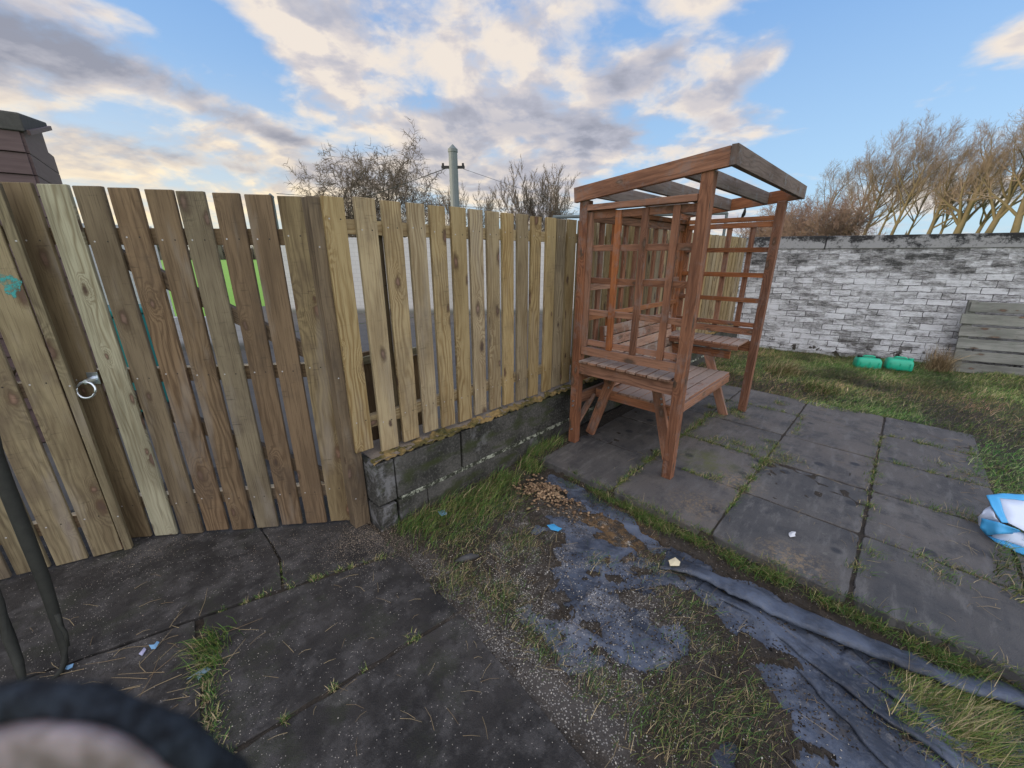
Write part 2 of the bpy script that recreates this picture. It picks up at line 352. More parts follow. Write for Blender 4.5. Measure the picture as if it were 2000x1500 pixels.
def f_dusttop(t, b):
    pos = t.node('ShaderNodeNewGeometry').outputs['Position']; n = t.noise(pos, 14., 5., .7); n2 = t.noise(pos, 160., 2., .7)
    c = t.mix(n, (.10, .085, .07), (.30, .25, .20)); c = t.mix(t.ss(n2, .55, .7, 0., .6), c, (.05, .045, .04)); bump(t, b, n2, .004, .7); return c
M_dusttop = material('sawdust_on_concrete', f_dusttop, .95)
M_mortar = material('lime_mortar', lambda t, b: t.mix(t.ss(t.noise(t.node('ShaderNodeNewGeometry').outputs['Position'], 16., 6., .8), .47, .60), (.035, .038, .028), (.36, .38, .31)), .95)

def f_brick(t, b):
    uv = t.node('ShaderNodeUVMap').outputs[0]; u, v, _ = t.sep(uv)
    wob = t.noise(uv, 3., 4., .6, out=1)
    uvw = t.vm('ADD', uv, t.vm('SCALE', t.vm('SUBTRACT', wob, (.5, .5, .5)), None, .034))
    wob2 = t.noise(uv, 26., 3., .6, out=1)
    uvw = t.vm('ADD', uvw, t.vm('SCALE', t.vm('SUBTRACT', wob2, (.5, .5, .5)), None, .022))
    br = t.n.new('ShaderNodeTexBrick'); t.l.new(uvw, br.inputs['Vector']); br.inputs['Scale'].default_value = 1.
    br.inputs['Brick Width'].default_value = .25; br.inputs['Row Height'].default_value = .088; br.inputs['Mortar Size'].default_value = .005
    br.inputs['Mortar Smooth'].default_value = .5; br.offset = .5
    br.inputs['Color1'].default_value = (.0, 0, 0, 1); br.inputs['Color2'].default_value = (1, 1, 1, 1)
    per = t.sep(br.outputs[0])[0]; mor = br.outputs[1]
    hi = t.noise(t.vm('MULTIPLY', uv, (1., 2.6, 1.)), 19., 6., .82); mid = t.noise(t.vm('MULTIPLY', uv, (1., 3.2, 1.)), 3.0, 7., .78); lo = t.noise(uv, .9, 3., .5)
    top = t.ss(v, 1.0, 1.72)
    dirt = t.m('ADD', t.m('MULTIPLY', mid, .60), t.m('MULTIPLY', hi, .44)); dirt = t.m('ADD', dirt, t.m('ADD', t.m('MULTIPLY', top, .085), t.m('MULTIPLY', t.m('SUBTRACT', per, .5), .11)))
    dirt = t.m('ADD', dirt, t.m('MULTIPLY', t.m('SUBTRACT', lo, .5), .22))
    c = t.mix(t.ss(mid, .3, .7), (.70, .71, .75), (.50, .505, .54))
    c = t.mix(t.ss(dirt, .46, .62, 0., .85), c, (.17, .165, .165))
    c = t.mix(t.ss(dirt, .585, .69, 0., .9), c, (.035, .035, .036))
    mm = t.m('MULTIPLY', mor, t.ss(t.m('SUBTRACT', t.noise(uv, 2.3, 4., .65), t.m('MULTIPLY', top, .14)), .40, .56))
    c = t.mix(t.m('MULTIPLY', mm, .9), c, (.040, .034, .034))
    c = t.mix(t.m('MULTIPLY', t.m('MULTIPLY', mor, .35), top), c, (.12, .12, .12))
    peel = t.m('MULTIPLY', t.ss(v, .42, .12), t.ss(t.noise(uvw, 5.5, 5., .6), .56, .60)); c = t.mix(peel, c, (.05, .042, .036))
    foot = t.m('MULTIPLY', t.ss(v, .12, -.03), t.ss(hi, .35, .55)); c = t.mix(foot, c, (.045, .06, .016))
    bump(t, b, t.m('SUBTRACT', t.m('ADD', t.m('MULTIPLY', hi, .45), t.m('MULTIPLY', per, .35)), t.m('MULTIPLY', mor, 1.)), .020, 1.); return c
M_brick = material('peeling_whitewash', f_brick, .85)
def f_coping(t, b):
    pos = t.node('ShaderNodeNewGeometry').outputs['Position']; z = t.sep(pos)[2]
    n = t.noise(t.vm('MULTIPLY', pos, (1., 1., 1.6)), 4.5, 7., .75); h = t.noise(pos, 30., 4., .7)
    k = t.m('ADD', t.m('ADD', t.m('MULTIPLY', n, .7), t.m('MULTIPLY', h, .3)), t.ss(z, 1.68, 1.86, -.03, .10))
    c = t.mix(t.ss(k, .47, .60), (.30, .30, .31), (.028, .028, .030)); bump(t, b, h, .006, .8); return c
M_coping = material('coping_stone', f_coping, .9)
def f_white(t, b):
    pos = t.node('ShaderNodeNewGeometry').outputs['Position']; uv = t.node('ShaderNodeUVMap').outputs[0]
    br = t.n.new('ShaderNodeTexBrick'); t.l.new(uv, br.inputs['Vector']); br.inputs['Scale'].default_value = 1.
    br.inputs['Brick Width'].default_value = .23; br.inputs['Row Height'].default_value = .11; br.inputs['Mortar Size'].default_value = .008
    n = t.noise(pos, 2., 5., .6); c = t.mix(n, (.50, .52, .54), (.36, .375, .39)); c = t.mix(t.m('MULTIPLY', br.outputs[1], .6), c, (.33, .34, .36))
    return t.mix(t.m('MULTIPLY', t.ss(t.sep(pos)[2], .18, .02), .8), c, (.06, .065, .05))
M_white = material('white_painted_brick', f_white, .85)

def f_slab(dirt):
    def fn(t, b):
        pos = t.node('ShaderNodeNewGeometry').outputs['Position']; rn = t.attr('rn')
        p2 = t.vm('ADD', pos, t.comb(t.m('MULTIPLY', rn, 13.), 0., 0.))
        n1 = t.noise(p2, 1.9, 5., .6); n2 = t.noise(t.vm('ADD', pos, (5, 0, 0)), 7., 6., .72); fine = t.noise(pos, 210., 3., .75); spot = t.vor(pos, 5.2)
        if dirt:
            c = t.mix(t.ss(n1, .32, .68), (.015, .014, .0145), (.046, .042, .040)); c = t.mix(t.ss(n2, .44, .64, 0., .75), c, (.080, .076, .075)); c = t.mix(t.ss(t.noise(t.vm('ADD', pos, (6, 6, 0)), 17., 6., .78), .50, .62, 0., .55), c, (.014, .013, .013)); c = t.mix(t.ss(fine, .52, .72, 0., .6), c, (.010, .010, .011))
            mo = t.m('MULTIPLY', t.ss(t.noise(t.vm('ADD', pos, (2, 8, 0)), 3.7, 5., .7), .52, .64), t.ss(fine, .35, .6)); c = t.mix(t.m('MULTIPLY', mo, .6), c, (.030, .036, .018))
            sp = t.vor(pos, 170.); keep = t.m('GREATER_THAN', t.sep(sp[1])[0], t.ss(n2, .40, .66, .992, .84))
            c = t.mix(t.m('MULTIPLY', t.ss(sp[0], .34, .2), keep), c, (.36, .33, .30))
            dust = t.m('MULTIPLY', t.ss(t.noise(pos, 2.2, 6., .75), .53, .68), t.ss(fine, .38, .62)); c = t.mix(t.m('MULTIPLY', dust, .75), c, (.16, .152, .15))
        else:
            c = t.mix(t.ss(n1, .3, .7), (.052, .053, .056), (.135, .126, .118)); c = t.mix(t.ss(t.noise(t.vm('ADD', pos, (3, 9, 1)), .9, 4., .6), .45, .62, 0., .6), c, (.120, .105, .092)); c = t.mix(.45, c, t.mix(rn, (.045, .048, .054), (.135, .118, .108))); pit = t.vor(pos, 46.); c = t.mix(t.m('MULTIPLY', t.ss(pit[0], .20, .08), t.m('GREATER_THAN', t.sep(pit[1])[0], .80)), c, (.018, .018, .02))
            lich = t.m('MULTIPLY', t.ss(t.noise(t.vm('ADD', pos, (1, 4, 2)), 11., 5., .75), .60, .66), t.ss(t.noise(pos, 1.3, 3., .5), .45, .6)); c = t.mix(t.m('MULTIPLY', lich, .5), c, (.17, .17, .15))
            c = t.mix(t.ss(n2, .46, .66, 0., .7), c, (.036, .038, .043))
            stv = t.noise(t.vm('MULTIPLY', t.vm('ADD', pos, (7, 3, 0)), (2.2, 9., 1.)), 1.6, 6., .72); c = t.mix(t.ss(stv, .50, .66, 0., .6), c, (.15, .146, .143)); c = t.mix(t.ss(stv, .44, .30, 0., .5), c, (.035, .037, .042))
            c = t.mix(t.ss(t.noise(pos, 2.7, 6., .7), .56, .72, 0., .5), c, (.15, .148, .143))
            c = t.mix(t.ss(fine, .60, .76, 0., .6), c, (.20, .195, .19)); c = t.mix(t.ss(fine, .42, .28, 0., .5), c, (.03, .03, .034))
            c = t.mix(t.m('MULTIPLY', t.ss(spot[0], .22, .12), t.m('GREATER_THAN', t.sep(spot[1])[1], .70)), c, (.032, .034, .040))
            x, y, _ = t.sep(pos); g = t.m('MULTIPLY', t.ss(t.vm('DISTANCE', pos, (2.12, -1.12, .05)), .28, .05), t.ss(n2, .40, .62)); c = t.mix(t.m('MULTIPLY', g, .7), c, (.115, .125, .035))
            for cx, cy in ((1.50, -1.24), (1.33, -1.80), (1.95, -1.36)):
                sd = t.m('MULTIPLY', t.ss(t.vm('DISTANCE', pos, (cx, cy, .05)), .24, .02), t.ss(t.noise(pos, 45., 4., .8), .47, .60)); c = t.mix(t.m('MULTIPLY', sd, .75), c, (.26, .19, .11))
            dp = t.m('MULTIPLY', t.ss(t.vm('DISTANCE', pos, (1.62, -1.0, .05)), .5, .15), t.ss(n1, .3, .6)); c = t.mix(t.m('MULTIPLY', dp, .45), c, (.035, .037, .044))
        bump(t, b, t.m('ADD', t.m('MULTIPLY', fine, .8), n2), .006 if dirt else .0045, .9); return c
    return fn
M_slab = material('patio_slab', f_slab(False), .62, .4); M_path = material('dark_concrete', f_slab(True), .72, .35)
def f_soil(t, b):
    pos = t.node('ShaderNodeNewGeometry').outputs['Position']; x, y, z = t.sep(pos)
    n1 = t.noise(pos, 2.6, 6., .65); n2 = t.noise(pos, 24., 6., .75); fine = t.noise(pos, 190., 3., .8)
    c = t.mix(n1, (.018, .014, .011), (.052, .042, .032)); c = t.mix(t.ss(n2, .48, .66, 0., .6), c, (.080, .062, .046))
    # sawdust and lime dust lying in drifts
    dr = t.noise(t.vm('ADD', pos, (3.1, 7.7, 0)), 3.1, 6., .72)
    here = t.m('MULTIPLY', t.ss(t.vm('DISTANCE', pos, (.42, -.95, 0)), 1.05, .25), t.ss(dr, .46, .62))
    strip = t.m('MULTIPLY', t.ss(t.m('ABSOLUTE', t.m('SUBTRACT', x, .02)), .16, .02), t.m('MULTIPLY', t.ss(y, -.1, -.5), t.ss(dr, .36, .56)))
    here = t.m('MAXIMUM', here, t.m('MULTIPLY', strip, .9))
    sp = t.vor(pos, 130.); chip = t.m('MULTIPLY', t.ss(sp[0], .45, .25), t.m('GREATER_THAN', t.sep(sp[1])[0], .5))
    c = t.mix(t.m('MULTIPLY', here, .45), c, (.15, .14, .135)); c = t.mix(t.m('MULTIPLY', chip, here), c, (.42, .40, .37))
    wh = t.m('MULTIPLY', t.ss(t.noise(t.vm('ADD', pos, (9, 1, 0)), 8., 6., .75), .60, .68), t.ss(t.vm('DISTANCE', pos, (.62, -1.0, 0)), .62, .2)); c = t.mix(wh, c, (.62, .60, .55))
    og = t.m('MULTIPLY', t.ss(t.vm('DISTANCE', pos, (.95, -.98, 0)), .36, .1), t.ss(n2, .42, .58)); c = t.mix(t.m('MULTIPLY', og, .7), c, (.20, .115, .045))
    sp2 = t.m('MULTIPLY', t.ss(sp[0], .35, .2), t.m('GREATER_THAN', t.sep(sp[1])[1], .93)); c = t.mix(sp2, c, (.36, .33, .30))
    far = t.ss(t.vm('DISTANCE', pos, (2., -1., 0)), 3.2, 4.2); gr = t.mix(t.noise(pos, 1.6, 5., .7), (.030, .040, .014), (.075, .072, .032))
    c = t.mix(far, c, gr)
    bump(t, b, t.m('ADD', n2, t.m('MULTIPLY', fine, .35)), .016, 1.); return c
M_soil = material('wet_soil', f_soil, .78, .35)
def f_film(t, b):
    pos = t.node('ShaderNodeNewGeometry').outputs['Position']
    n = t.noise(t.vm('MULTIPLY', pos, (1., 1., 1.)), 3.5, 6., .68, .3); n2 = t.noise(pos, 45., 5., .75); f3 = t.noise(pos, 9., 6., .75)
    c = t.mix(t.ss(n, .35, .68), (.022, .029, .046), (.098, .122, .175)); c = t.mix(t.ss(n2, .52, .70, 0., .6), c, (.14, .145, .16)); wr = t.noise(t.vm('MULTIPLY', pos, (1.6, .8, 1.)), 6., 7., .75, .6); c = t.mix(t.ss(wr, .52, .66, 0., .6), c, (.020, .023, .032))
    c = t.mix(t.ss(f3, .57, .72, 0., .75), c, (.070, .058, .046))
    dr = t.m('MULTIPLY', t.ss(t.vm('DISTANCE', pos, (.45, -1.2, 0)), .75, .25), t.ss(t.noise(pos, 4.4, 6., .75), .46, .60))
    sp = t.vor(pos, 120.); chip = t.m('MULTIPLY', t.ss(sp[0], .45, .2), t.m('GREATER_THAN', t.sep(sp[1])[0], .5))
    c = t.mix(t.m('MULTIPLY', dr, .4), c, (.17, .17, .18)); c = t.mix(t.m('MULTIPLY', dr, chip), c, (.42, .40, .38))
    t.put(b.inputs['Roughness'], t.ss(n, .3, .7, .42, .75)); bump(t, b, t.m('ADD', t.m('MULTIPLY', n2, .2), wr), .018, .7); return c
M_film = material('black_polythene', f_film, .45, .5)
def f_col(t, b): return t.attr('col', 'Color')
M_grass = material('grass_blade', f_col, .6, .25); M_chip = material('chip', f_col, .85, .2)
M_far = material('far_field', lambda t, b: t.mix(t.noise(t.node('ShaderNodeNewGeometry').outputs['Position'], .6, 5., .6), (.13, .30, .035), (.20, .38, .06)), .9)
M_npave = material('far_paving', lambda t, b: t.mix(t.noise(t.node('ShaderNodeNewGeometry').outputs['Position'], 3., 5., .7), (.05, .05, .05), (.13, .125, .12)), .9)
def bark(name, a, c2): return material(name, lambda t, b: t.mix(t.noise(t.node('ShaderNodeNewGeometry').outputs['Position'], 1.2, 5., .7), a, c2), .85, .15)
B_gold = bark('mossy_bark', (.085, .072, .045), (.19, .15, .085)); B_twig = bark('tan_twig', (.16, .122, .092), (.24, .185, .14))
B_grey = bark('grey_brown_bark', (.11, .092, .075), (.20, .165, .13)); B_red = bark('reddish_twig', (.15, .10, .08), (.23, .16, .13))
M_pole = material('galvanised_pole', lambda t, b: t.mix(t.noise(t.node('ShaderNodeNewGeometry').outputs['Position'], 4., 4., .7), (.10, .125, .13), (.17, .195, .20)), .55)
M_black = material('black_metal', lambda t, b: (.02, .02, .02), .5)
M_shed = material('stained_weatherboard', lambda t, b: t.mix(t.noise(t.vm('MULTIPLY', t.node('ShaderNodeNewGeometry').outputs['Position'], (3, 3, 40.)), 1., 5., .7), (.050, .030, .030), (.135, .095, .095)), .6)
M_felt = material('bitumen_felt', lambda t, b: t.mix(t.noise(t.node('ShaderNodeNewGeometry').outputs['Position'], 18., 6., .8), (.024, .024, .023), (.12, .118, .112)), .95)
M_teal = material('teal_plastic', lambda t, b: (.02, .20, .19), .45)
def f_green(t, b):
    n = t.noise(t.node('ShaderNodeNewGeometry').outputs['Position'], 14., 5., .7); return t.mix(n, (.008, .31, .19), (.018, .46, .29))
M_green = material('green_plastic', f_green, .38, .5)
def f_rim(t, b):
    p = t.node('ShaderNodeTexCoord').outputs['Object']; n = t.noise(p, 260., 4., .7); k = t.noise(t.vm('MULTIPLY', p, (1., 1., 1.)), 900., 2., .6)
    bump(t, b, t.m('ADD', n, k), .0015, 1.); return t.mix(t.ss(n, .38, .62), (.004, .006, .010), (.020, .028, .040))
M_rim = material('dark_fleece', f_rim, .95)
M_skin = material('pale_skin', lambda t, b: (b.inputs['Subsurface Weight'].__setattr__('default_value', .15), t.mix(t.ss(t.noise(t.node('ShaderNodeTexCoord').outputs['Object'], 130., 4., .6), .35, .65), (.13, .11, .105), (.24, .205, .215)))[1], .6)
M_bagw = material('white_plastic', lambda t, b: (.62, .70, .85), .4, .4); M_bagb = material('blue_plastic', lambda t, b: (.07, .38, .72), .4, .4)
M_scrap = material('blue_scrap', lambda t, b: (.16, .32, .52), .6); M_stem = material('dark_bark', lambda t, b: t.mix(t.noise(t.node('ShaderNodeNewGeometry').outputs['Position'], 30., 5., .7), (.012, .013, .012), (.04, .042, .036)), .8)
M_wall = material('render_wall', lambda t, b: (.45, .42, .38), .9); M_tile = material('roof_tile', lambda t, b: (.12, .08, .06), .8); M_glass = material('window_glass', lambda t, b: (.03, .04, .05), .1, .5)
# ------------------------------------------------------------ terrain heights
TARP_A = [(1.25, -.30), (1.22, -.70), (1.10, -1.22), (1.11, -1.58), (1.13, -1.8), (1.11, -2.07), (1.14, -2.29), (1.27, -2.56), (1.3, -3.1), (.3, -3.1),
          (.36, -2.12), (.42, -1.98), (.53, -1.91), (.66, -1.84), (.75, -1.74), (.80, -1.58), (.93, -1.40), (1.00, -1.15), (1.06, -.93), (.98, -.75), (1.02, -.5), (1.1, -.33)]
TARP_B = [(.86, -1.06), (.92, -1.22), (.90, -1.36), (.86, -1.50), (.76, -1.46), (.66, -1.52), (.56, -1.60), (.42, -1.60), (.26, -1.48), (.11, -1.26), (.16, -1.00), (.30, -.90), (.42, -.98), (.50, -.84), (.62, -.72), (.74, -.80), (.80, -.92)]
TARP_C = [(.14, -1.76), (.30, -1.84), (.42, -2.0), (.42, -2.6), (-.05, -2.6), (.0, -1.84)]
TARP_D = [(.98, -.30), (1.10, -.20), (1.16, -.30), (1.02, -.40)]
TARP_E = [(.62, -.62), (.80, -.60), (.95, -.72), (.90, -.92), (.74, -.95), (.66, -.8)]
def blur_in(x, y, poly, s=.075, seed=3):
    xx = x + (fbm(x, y, .14, seed, 5) - .5) * 2 * s; yy = y + (fbm(x, y, .14, seed + 9, 5) - .5) * 2 * s
    return inpoly(xx, yy, poly).astype(float)
def sdist(x, y, pts):
    d = np.full(np.shape(x), 1e9); sg = np.ones(np.shape(x))
    for a, b in zip(pts[:-1], pts[1:]):
        ax, ay = a[:2]; bx, by = b[:2]; L = (bx - ax) ** 2 + (by - ay) ** 2
        t = np.clip(((x - ax) * (bx - ax) + (y - ay) * (by - ay)) / L, 0, 1); e = np.hypot(x - ax - t * (bx - ax), y - ay - t * (by - ay))
        c = (bx - ax) * (y - ay) - (by - ay) * (x - ax); sg = np.where(e < d, np.sign(c), sg); d = np.minimum(d, e)
    return d, sg
CREASE = [([(.88, -1.55), (.84, -1.85), (.72, -2.1), (.60, -2.45), (.5, -2.8)], .022, .05), ([(.80, -1.82), (.66, -2.08), (.52, -2.35), (.36, -2.7)], .018, .035),
          ([(.96, -1.95), (.86, -2.2), (.78, -2.5), (.70, -2.9)], .020, .045), ([(.90, -1.75), (.78, -1.95), (.70, -2.2)], -.014, .03), ([(.72, -1.98), (.60, -2.2), (.44, -2.45)], -.012, .025),
          ([(1.12, -1.05), (1.07, -.75), (1.15, -.42)], .016, .03), ([(.66, -1.10), (.50, -1.30), (.44, -1.5)], .014, .03), ([(.24, -1.08), (.32, -1.26), (.36, -1.44)], -.012, .03), ([(.82, -.66), (.90, -.84)], .012, .03), ([(.50, -1.02), (.56, -1.24)], -.008, .02), ([(.20, -1.22), (.36, -1.14), (.56, -1.16), (.70, -1.08)], .014, .03), ([(.34, -1.40), (.50, -1.36), (.66, -1.40)], .010, .02), ([(.44, -.98), (.40, -1.18), (.46, -1.36)], .010, .018)]
def folds(x, y):
    h = np.zeros(np.shape(x))
    for k, (L2, a, wd) in enumerate(CREASE):
        d, sg = sdist(x + (fbm(x, y, .16, 50 + k) - .5) * .07, y, L2); h = h + abs(a) * .75 * np.exp(-d / wd) * (sg * np.sign(a) > 0) + abs(a) * .5 * np.exp(-d / .006) * (sg * np.sign(a) <= 0)
    c = np.abs(fbm(x * .8 + y * .55, x * -.35 + y * .35, .12, 61, 3) - .5)
    return h + .006 * np.clip(1 - c * 14, 0, 1)
def soilh(x, y):
    n = fbm(x, y, .45, 11, 5); f = fbm(x, y, .06, 12, 3)
    z = -.016 + (n - .5) * .05 + (f - .5) * .022
    film = np.zeros(np.shape(x))
    for p in (TARP_A, TARP_B, TARP_C, TARP_D, TARP_E): film = np.maximum(film, blur_in(x, y, p))
    film = film * (fbm(x * 1.3 + y * .6, y * .9 - x * .3, .15, 24, 6) < np.where(blur_in(x, y, TARP_A) > .5, .64, .575))
    z = np.where(film > .5, z * .3 - .045, np.maximum(z, -.012 + (f - .5) * .01))
    # gravel heap by the patio corner
    z += .035 * np.exp(-(((x - .98) / .16) ** 2 + ((y + .48) / .22) ** 2)) * (film < .5)
    path = inpoly(x, y, [(-3, 1.4), (-.02, 1.4), (-.02, -.8), (-.2, -3.2), (-3, -3.2)])
    z = np.where(path, -.006 + (f - .5) * .014, z)
    pat = (x > 1.25) & (x < 4.24) & (y < -.02) & (y > -2.62)
    z = np.where(pat, .043 + (f - .5) * .018, z)
    lawn = ((x > 4.24) | ((y < -2.62) & (x > 1.45))) & ~pat
    z = np.where(lawn, .035 + (n - .5) * .09 + (f - .5) * .02, z)
    z = np.where(y > -.01, -.02, z)
    return z
def filmh(x, y): return -.022 + folds(x, y) + (fbm(x, y, .35, 21, 3) - .5) * .012
# ------------------------------------------------------------ setting
fine = lambda X, Y: (X <= 1.42) & (X >= -1.3) & (Y >= -2.8) & (Y <= .0)
g1 = gridmesh('ground', -1.32, 1.42, -2.82, .01, .0095, soilh, M_soil); tag(g1, kind='structure')
g2 = gridmesh('ground', -4., 9., -7., .36, .035, soilh, M_soil, keep=lambda X, Y: ~((X < 1.38) & (X > -1.28) & (Y > -2.78) & (Y < -.03))); tag(g2, kind='structure')
def sheet(name, pts, z, mat, kind='structure'):
    o = npmesh(name, np.array([(a, b, z) for a, b in pts]), np.array([list(range(len(pts)))]), mat); tag(o, kind=kind); return o
sheet('ground', [(-600, -600), (600, -600), (600, 600), (-600, 600)], -.075, M_far)
sheet('paving', [(-7, .3), (14, .3), (14, 7.4), (-7, 7.4)], -.024, M_npave)
sheet('paving', [(.9, 7.4), (14, 7.4), (14, 13), (2.2, 13)], -.016, M_npave)
sheet('field', [(-60, 7.4), (60, 7.4), (400, 400), (-400, 400)], -.024, M_far)

# patio slabs
xs = [1.245, 1.86, 2.47, 3.08, 3.69, 4.26]; ys = [-.165, -.79, -1.425, -2.04, -2.63]
mb = MB()
def rag(x0, x1, y0, y1, zt, tilt):
    cx, cy = (x0 + x1) / 2, (y0 + y1) / 2; r = random.uniform; a = r(-.007, .007)
    co = [(x0, y0), (x1, y0), (x1, y1), (x0, y1)]; out = []
    for (a0, b0), (a1, b1) in zip(co, co[1:] + co[:1]):
        L = math.dist((a0, b0), (a1, b1)); n = max(6, int(L / .03)); chip = r(.004, .018)
        w1 = r(-.002, .002)
        for q in range(n):
            t = q / n; x = a0 + (a1 - a0) * t; y = b0 + (b1 - b0) * t
            inn = (chip if q == 0 else (chip * .3 if q == 1 else 0)) + abs(random.gauss(0, .0022)) + (.008 if random.random() < .03 else 0)
            dx_, dy_ = cx - x, cy - y; m_ = math.hypot(dx_, dy_); out.append((x + dx_ / m_ * inn, y + dy_ / m_ * inn))
    out = [(cx + (x - cx) * math.cos(a) - (y - cy) * math.sin(a), cy + (x - cx) * math.sin(a) + (y - cy) * math.cos(a)) for x, y in out]
    n = len(out); b0 = len(mb.v); rn = random.random(); tx, ty = tilt; zz = lambda x, y: zt + (x - cx) * tx + (y - cy) * ty
    inner = [(cx + (x - cx) * .988, cy + (y - cy) * .988) for x, y in out]
    mb.v += [(x, y, zz(x, y)) for x, y in inner] + [(x, y, zz(x, y) - .005) for x, y in out] + [(x, y, -.01) for x, y in out]
    mb.f.append(tuple(b0 + n - 1 - i for i in range(n)) if (x1 - x0) * (y1 - y0) < 0 else tuple(b0 + i for i in range(n))); mb.uv += inner; mb.rn += [rn] * n; mb.ti += [.5] * n
    for lv in (0, 1):
        for i in range(n):
            k = (i + 1) % n; mb.f.append((b0 + lv * n + k, b0 + lv * n + i, b0 + (lv + 1) * n + i, b0 + (lv + 1) * n + k)); mb.uv += [(0, 0)] * 4; mb.rn += [rn] * 4; mb.ti += [.5] * 4
for i in range(5):
    for j in range(4):
        rag(xs[i] + .005, xs[i + 1] - .005, ys[j] - .005, ys[j + 1] + .005, .050 + random.uniform(-.004, .003), (random.uniform(-.008, .008), random.uniform(-.008, .008)))
rag(1.25, 1.855, -2.64, -3.2, .049, (0, 0)); rag(1.865, 2.465, -2.64, -2.76, .049, (0, 0))
pt = mb.build('patio', M_slab, bevel=0); tag(pt, kind='structure')
mb = MB()
def slab(poly, ti=.5):
    cx = sum(p[0] for p in poly) / len(poly); n = len(poly); rn = random.random()
    # subdivided edge with a slightly ragged outline
    out = []
    for a, b in zip(poly, poly[1:] + poly[:1]):
        L = math.dist(a, b); k = max(1, int(L / .05))
        for q in range(k):
            t = q / k; jx = random.uniform(-.004, .004) if q else 0; out.append((a[0] + (b[0] - a[0]) * t + jx, a[1] + (b[1] - a[1]) * t + jx))
    n = len(out); b0 = len(mb.v); z1 = random.uniform(-.001, .003)
    mb.v += [(x, y, z1) for x, y in out] + [(x, y, -.03) for x, y in out]
    mb.f.append(tuple(b0 + i for i in range(n))); mb.uv += out; mb.rn += [rn] * n; mb.ti += [ti] * n
    for i in range(n):
        j = (i + 1) % n; mb.f.append((b0 + j, b0 + i, b0 + n + i, b0 + n + j)); mb.uv += [(0, 0)] * 4; mb.rn += [rn] * 4; mb.ti += [ti] * 4
slab([(-.03, -.225), (-.03, 1.6), (-.5, 1.6), (-.49, .18), (-.545, -.055)])
slab([(-.507, 1.6), (-3.2, 1.6), (-3.2, .70), (-.87, .045), (-.556, -.048), (-.503, .18)])
slab([(-3.2, .685), (-3.2, -2.9), (-1.02, -2.9), (-.955, -.67), (-.885, .03)])
slab([(-.03, -.245), (-.855, .025), (-.925, -.655), (-.03, -.765)])
slab([(-.035, -.785), (-.94, -.67), (-1.0, -2.9), (-.22, -2.9), (-.10, -1.6)])
pth = mb.build('path', M_path, bevel=.003); tag(pth, kind='structure')

# ------------------------------------------------------------ low block wall under the fence
WX = 6.70
bw = empty('block_wall', (0, .15, 0)); tag(bw, 'low mossy dark concrete block wall under the picket fence', 'wall')
def lc(p): return p                                                        # parts below are placed in the wall's own frame
mb = MB()
def blk(x0, x1, z0, z1): mb.box(Matrix.Translation(((x0 + x1) / 2, random.uniform(-.002, .002), z0)), x1 - x0, .30, z1 - z0)
x = 0.; ups = [0, .125, .628]; lows = [0, .118, .335]
for k, (a, b) in enumerate(zip(ups, ups[1:] + [WX])): blk(a + (.004 if k else 0), b - (.014 if k == 1 else .003), .158, .425)
for k, (a, b) in enumerate(zip(lows, lows[1:] + [WX])): blk(a + (.012 if k == 1 else .002), b - .003, -.05, .136)
blocks = mb.build('masonry', M_block, bw, bevel=.006)
mb = MB(); mb.box(Matrix.Translation((WX / 2 + .07, -.0025, .134)), WX - .16, .302, .026); mb.build('mortar_bed', M_mortar, bw, bevel=.002)
def mossz(X, Y):
    e = fbm(X, Y, .03, 31, 4); m = fbm(X, Y, .35, 32, 3); return .4262 + np.maximum(0, (e - .30)) * .045 * np.clip((.125 + m * .10 - (Y + .15)) / .05, 0, 1)
mo = gridmesh('moss_edge', .005, WX - .01, -.152, .02, .006, mossz, M_moss, keep=lambda X, Y: (fbm(X, Y, .07, 33, 3) * .16 + .03 > (Y + .15)) ); mo.parent = bw
du = gridmesh('sawdust_layer', .03, WX - .02, -.12, .148, .03, lambda X, Y: .4275 + fbm(X, Y, .1, 35) * .004, M_dusttop); du.parent = bw

# ------------------------------------------------------------ picket fence on the wall
FY = .10
fe = empty('picket_fence', (0, FY, 0)); tag(fe, 'new pale timber picket fence standing on the low block wall, running back behind the arbour', 'fence')
px0 = [.10, .247, .398, .539, .684, .828, .975, 1.115, 1.262, 1.404, 1.574, 1.702, 1.838, 1.989]
while px0[-1] < WX - .27: px0.append(px0[-1] + .1465 + random.uniform(-.004, .004))
tis = [.15, .55, .45, .25, .35, .5, .4, .6, .75, .6, .25, .7, .8, .6]
for k, x in enumerate(px0):
    mb = MB(); zb = .455 + random.uniform(-.012, .006) - (.02 if k == 0 else 0); L = 1.823 + random.uniform(-.004, .004) - zb
    wd = .1085 + random.uniform(-.003, .004)
    M = Matrix.Translation((x + .011 + wd / 2, .012, zb)) @ Euler((0, random.uniform(-.003, .003), 0)).to_matrix().to_4x4()
    ti = tis[k] if k < len(tis) else random.uniform(.45, 1.)
    mb.box(M, wd, .024, L, ti); mb.build('picket', W_new, fe, bevel=.0025)
mb = MB(); mb.box(Matrix.Translation((-.045 + .0525, .010, .485)), .105, .020, 1.815 - .485, .35); mb.build('picket', W_new, fe, bevel=.0025)
for z in (1.652, .605):
    mb = MB(); mb.bar((-.0, .043, z + .035), (WX - .05, .043, z + .035), .044, .070, ti=.5); mb.build('rail', W_new, fe)
for x in (.235, 1.93, 3.72, 5.5):
    mb = MB(); mb.box(Matrix.Translation((x, .112, .426)), .09, .09, 1.30, .6); mb.build('fence_post', W_new if x > .3 else W_gate, fe)
mb = MB(); mb.box(Matrix.Translation((-.0535, .065, -.015)), .093, .090, 1.825, .25); mb.build('gate_post', W_gate, fe, bevel=.004)

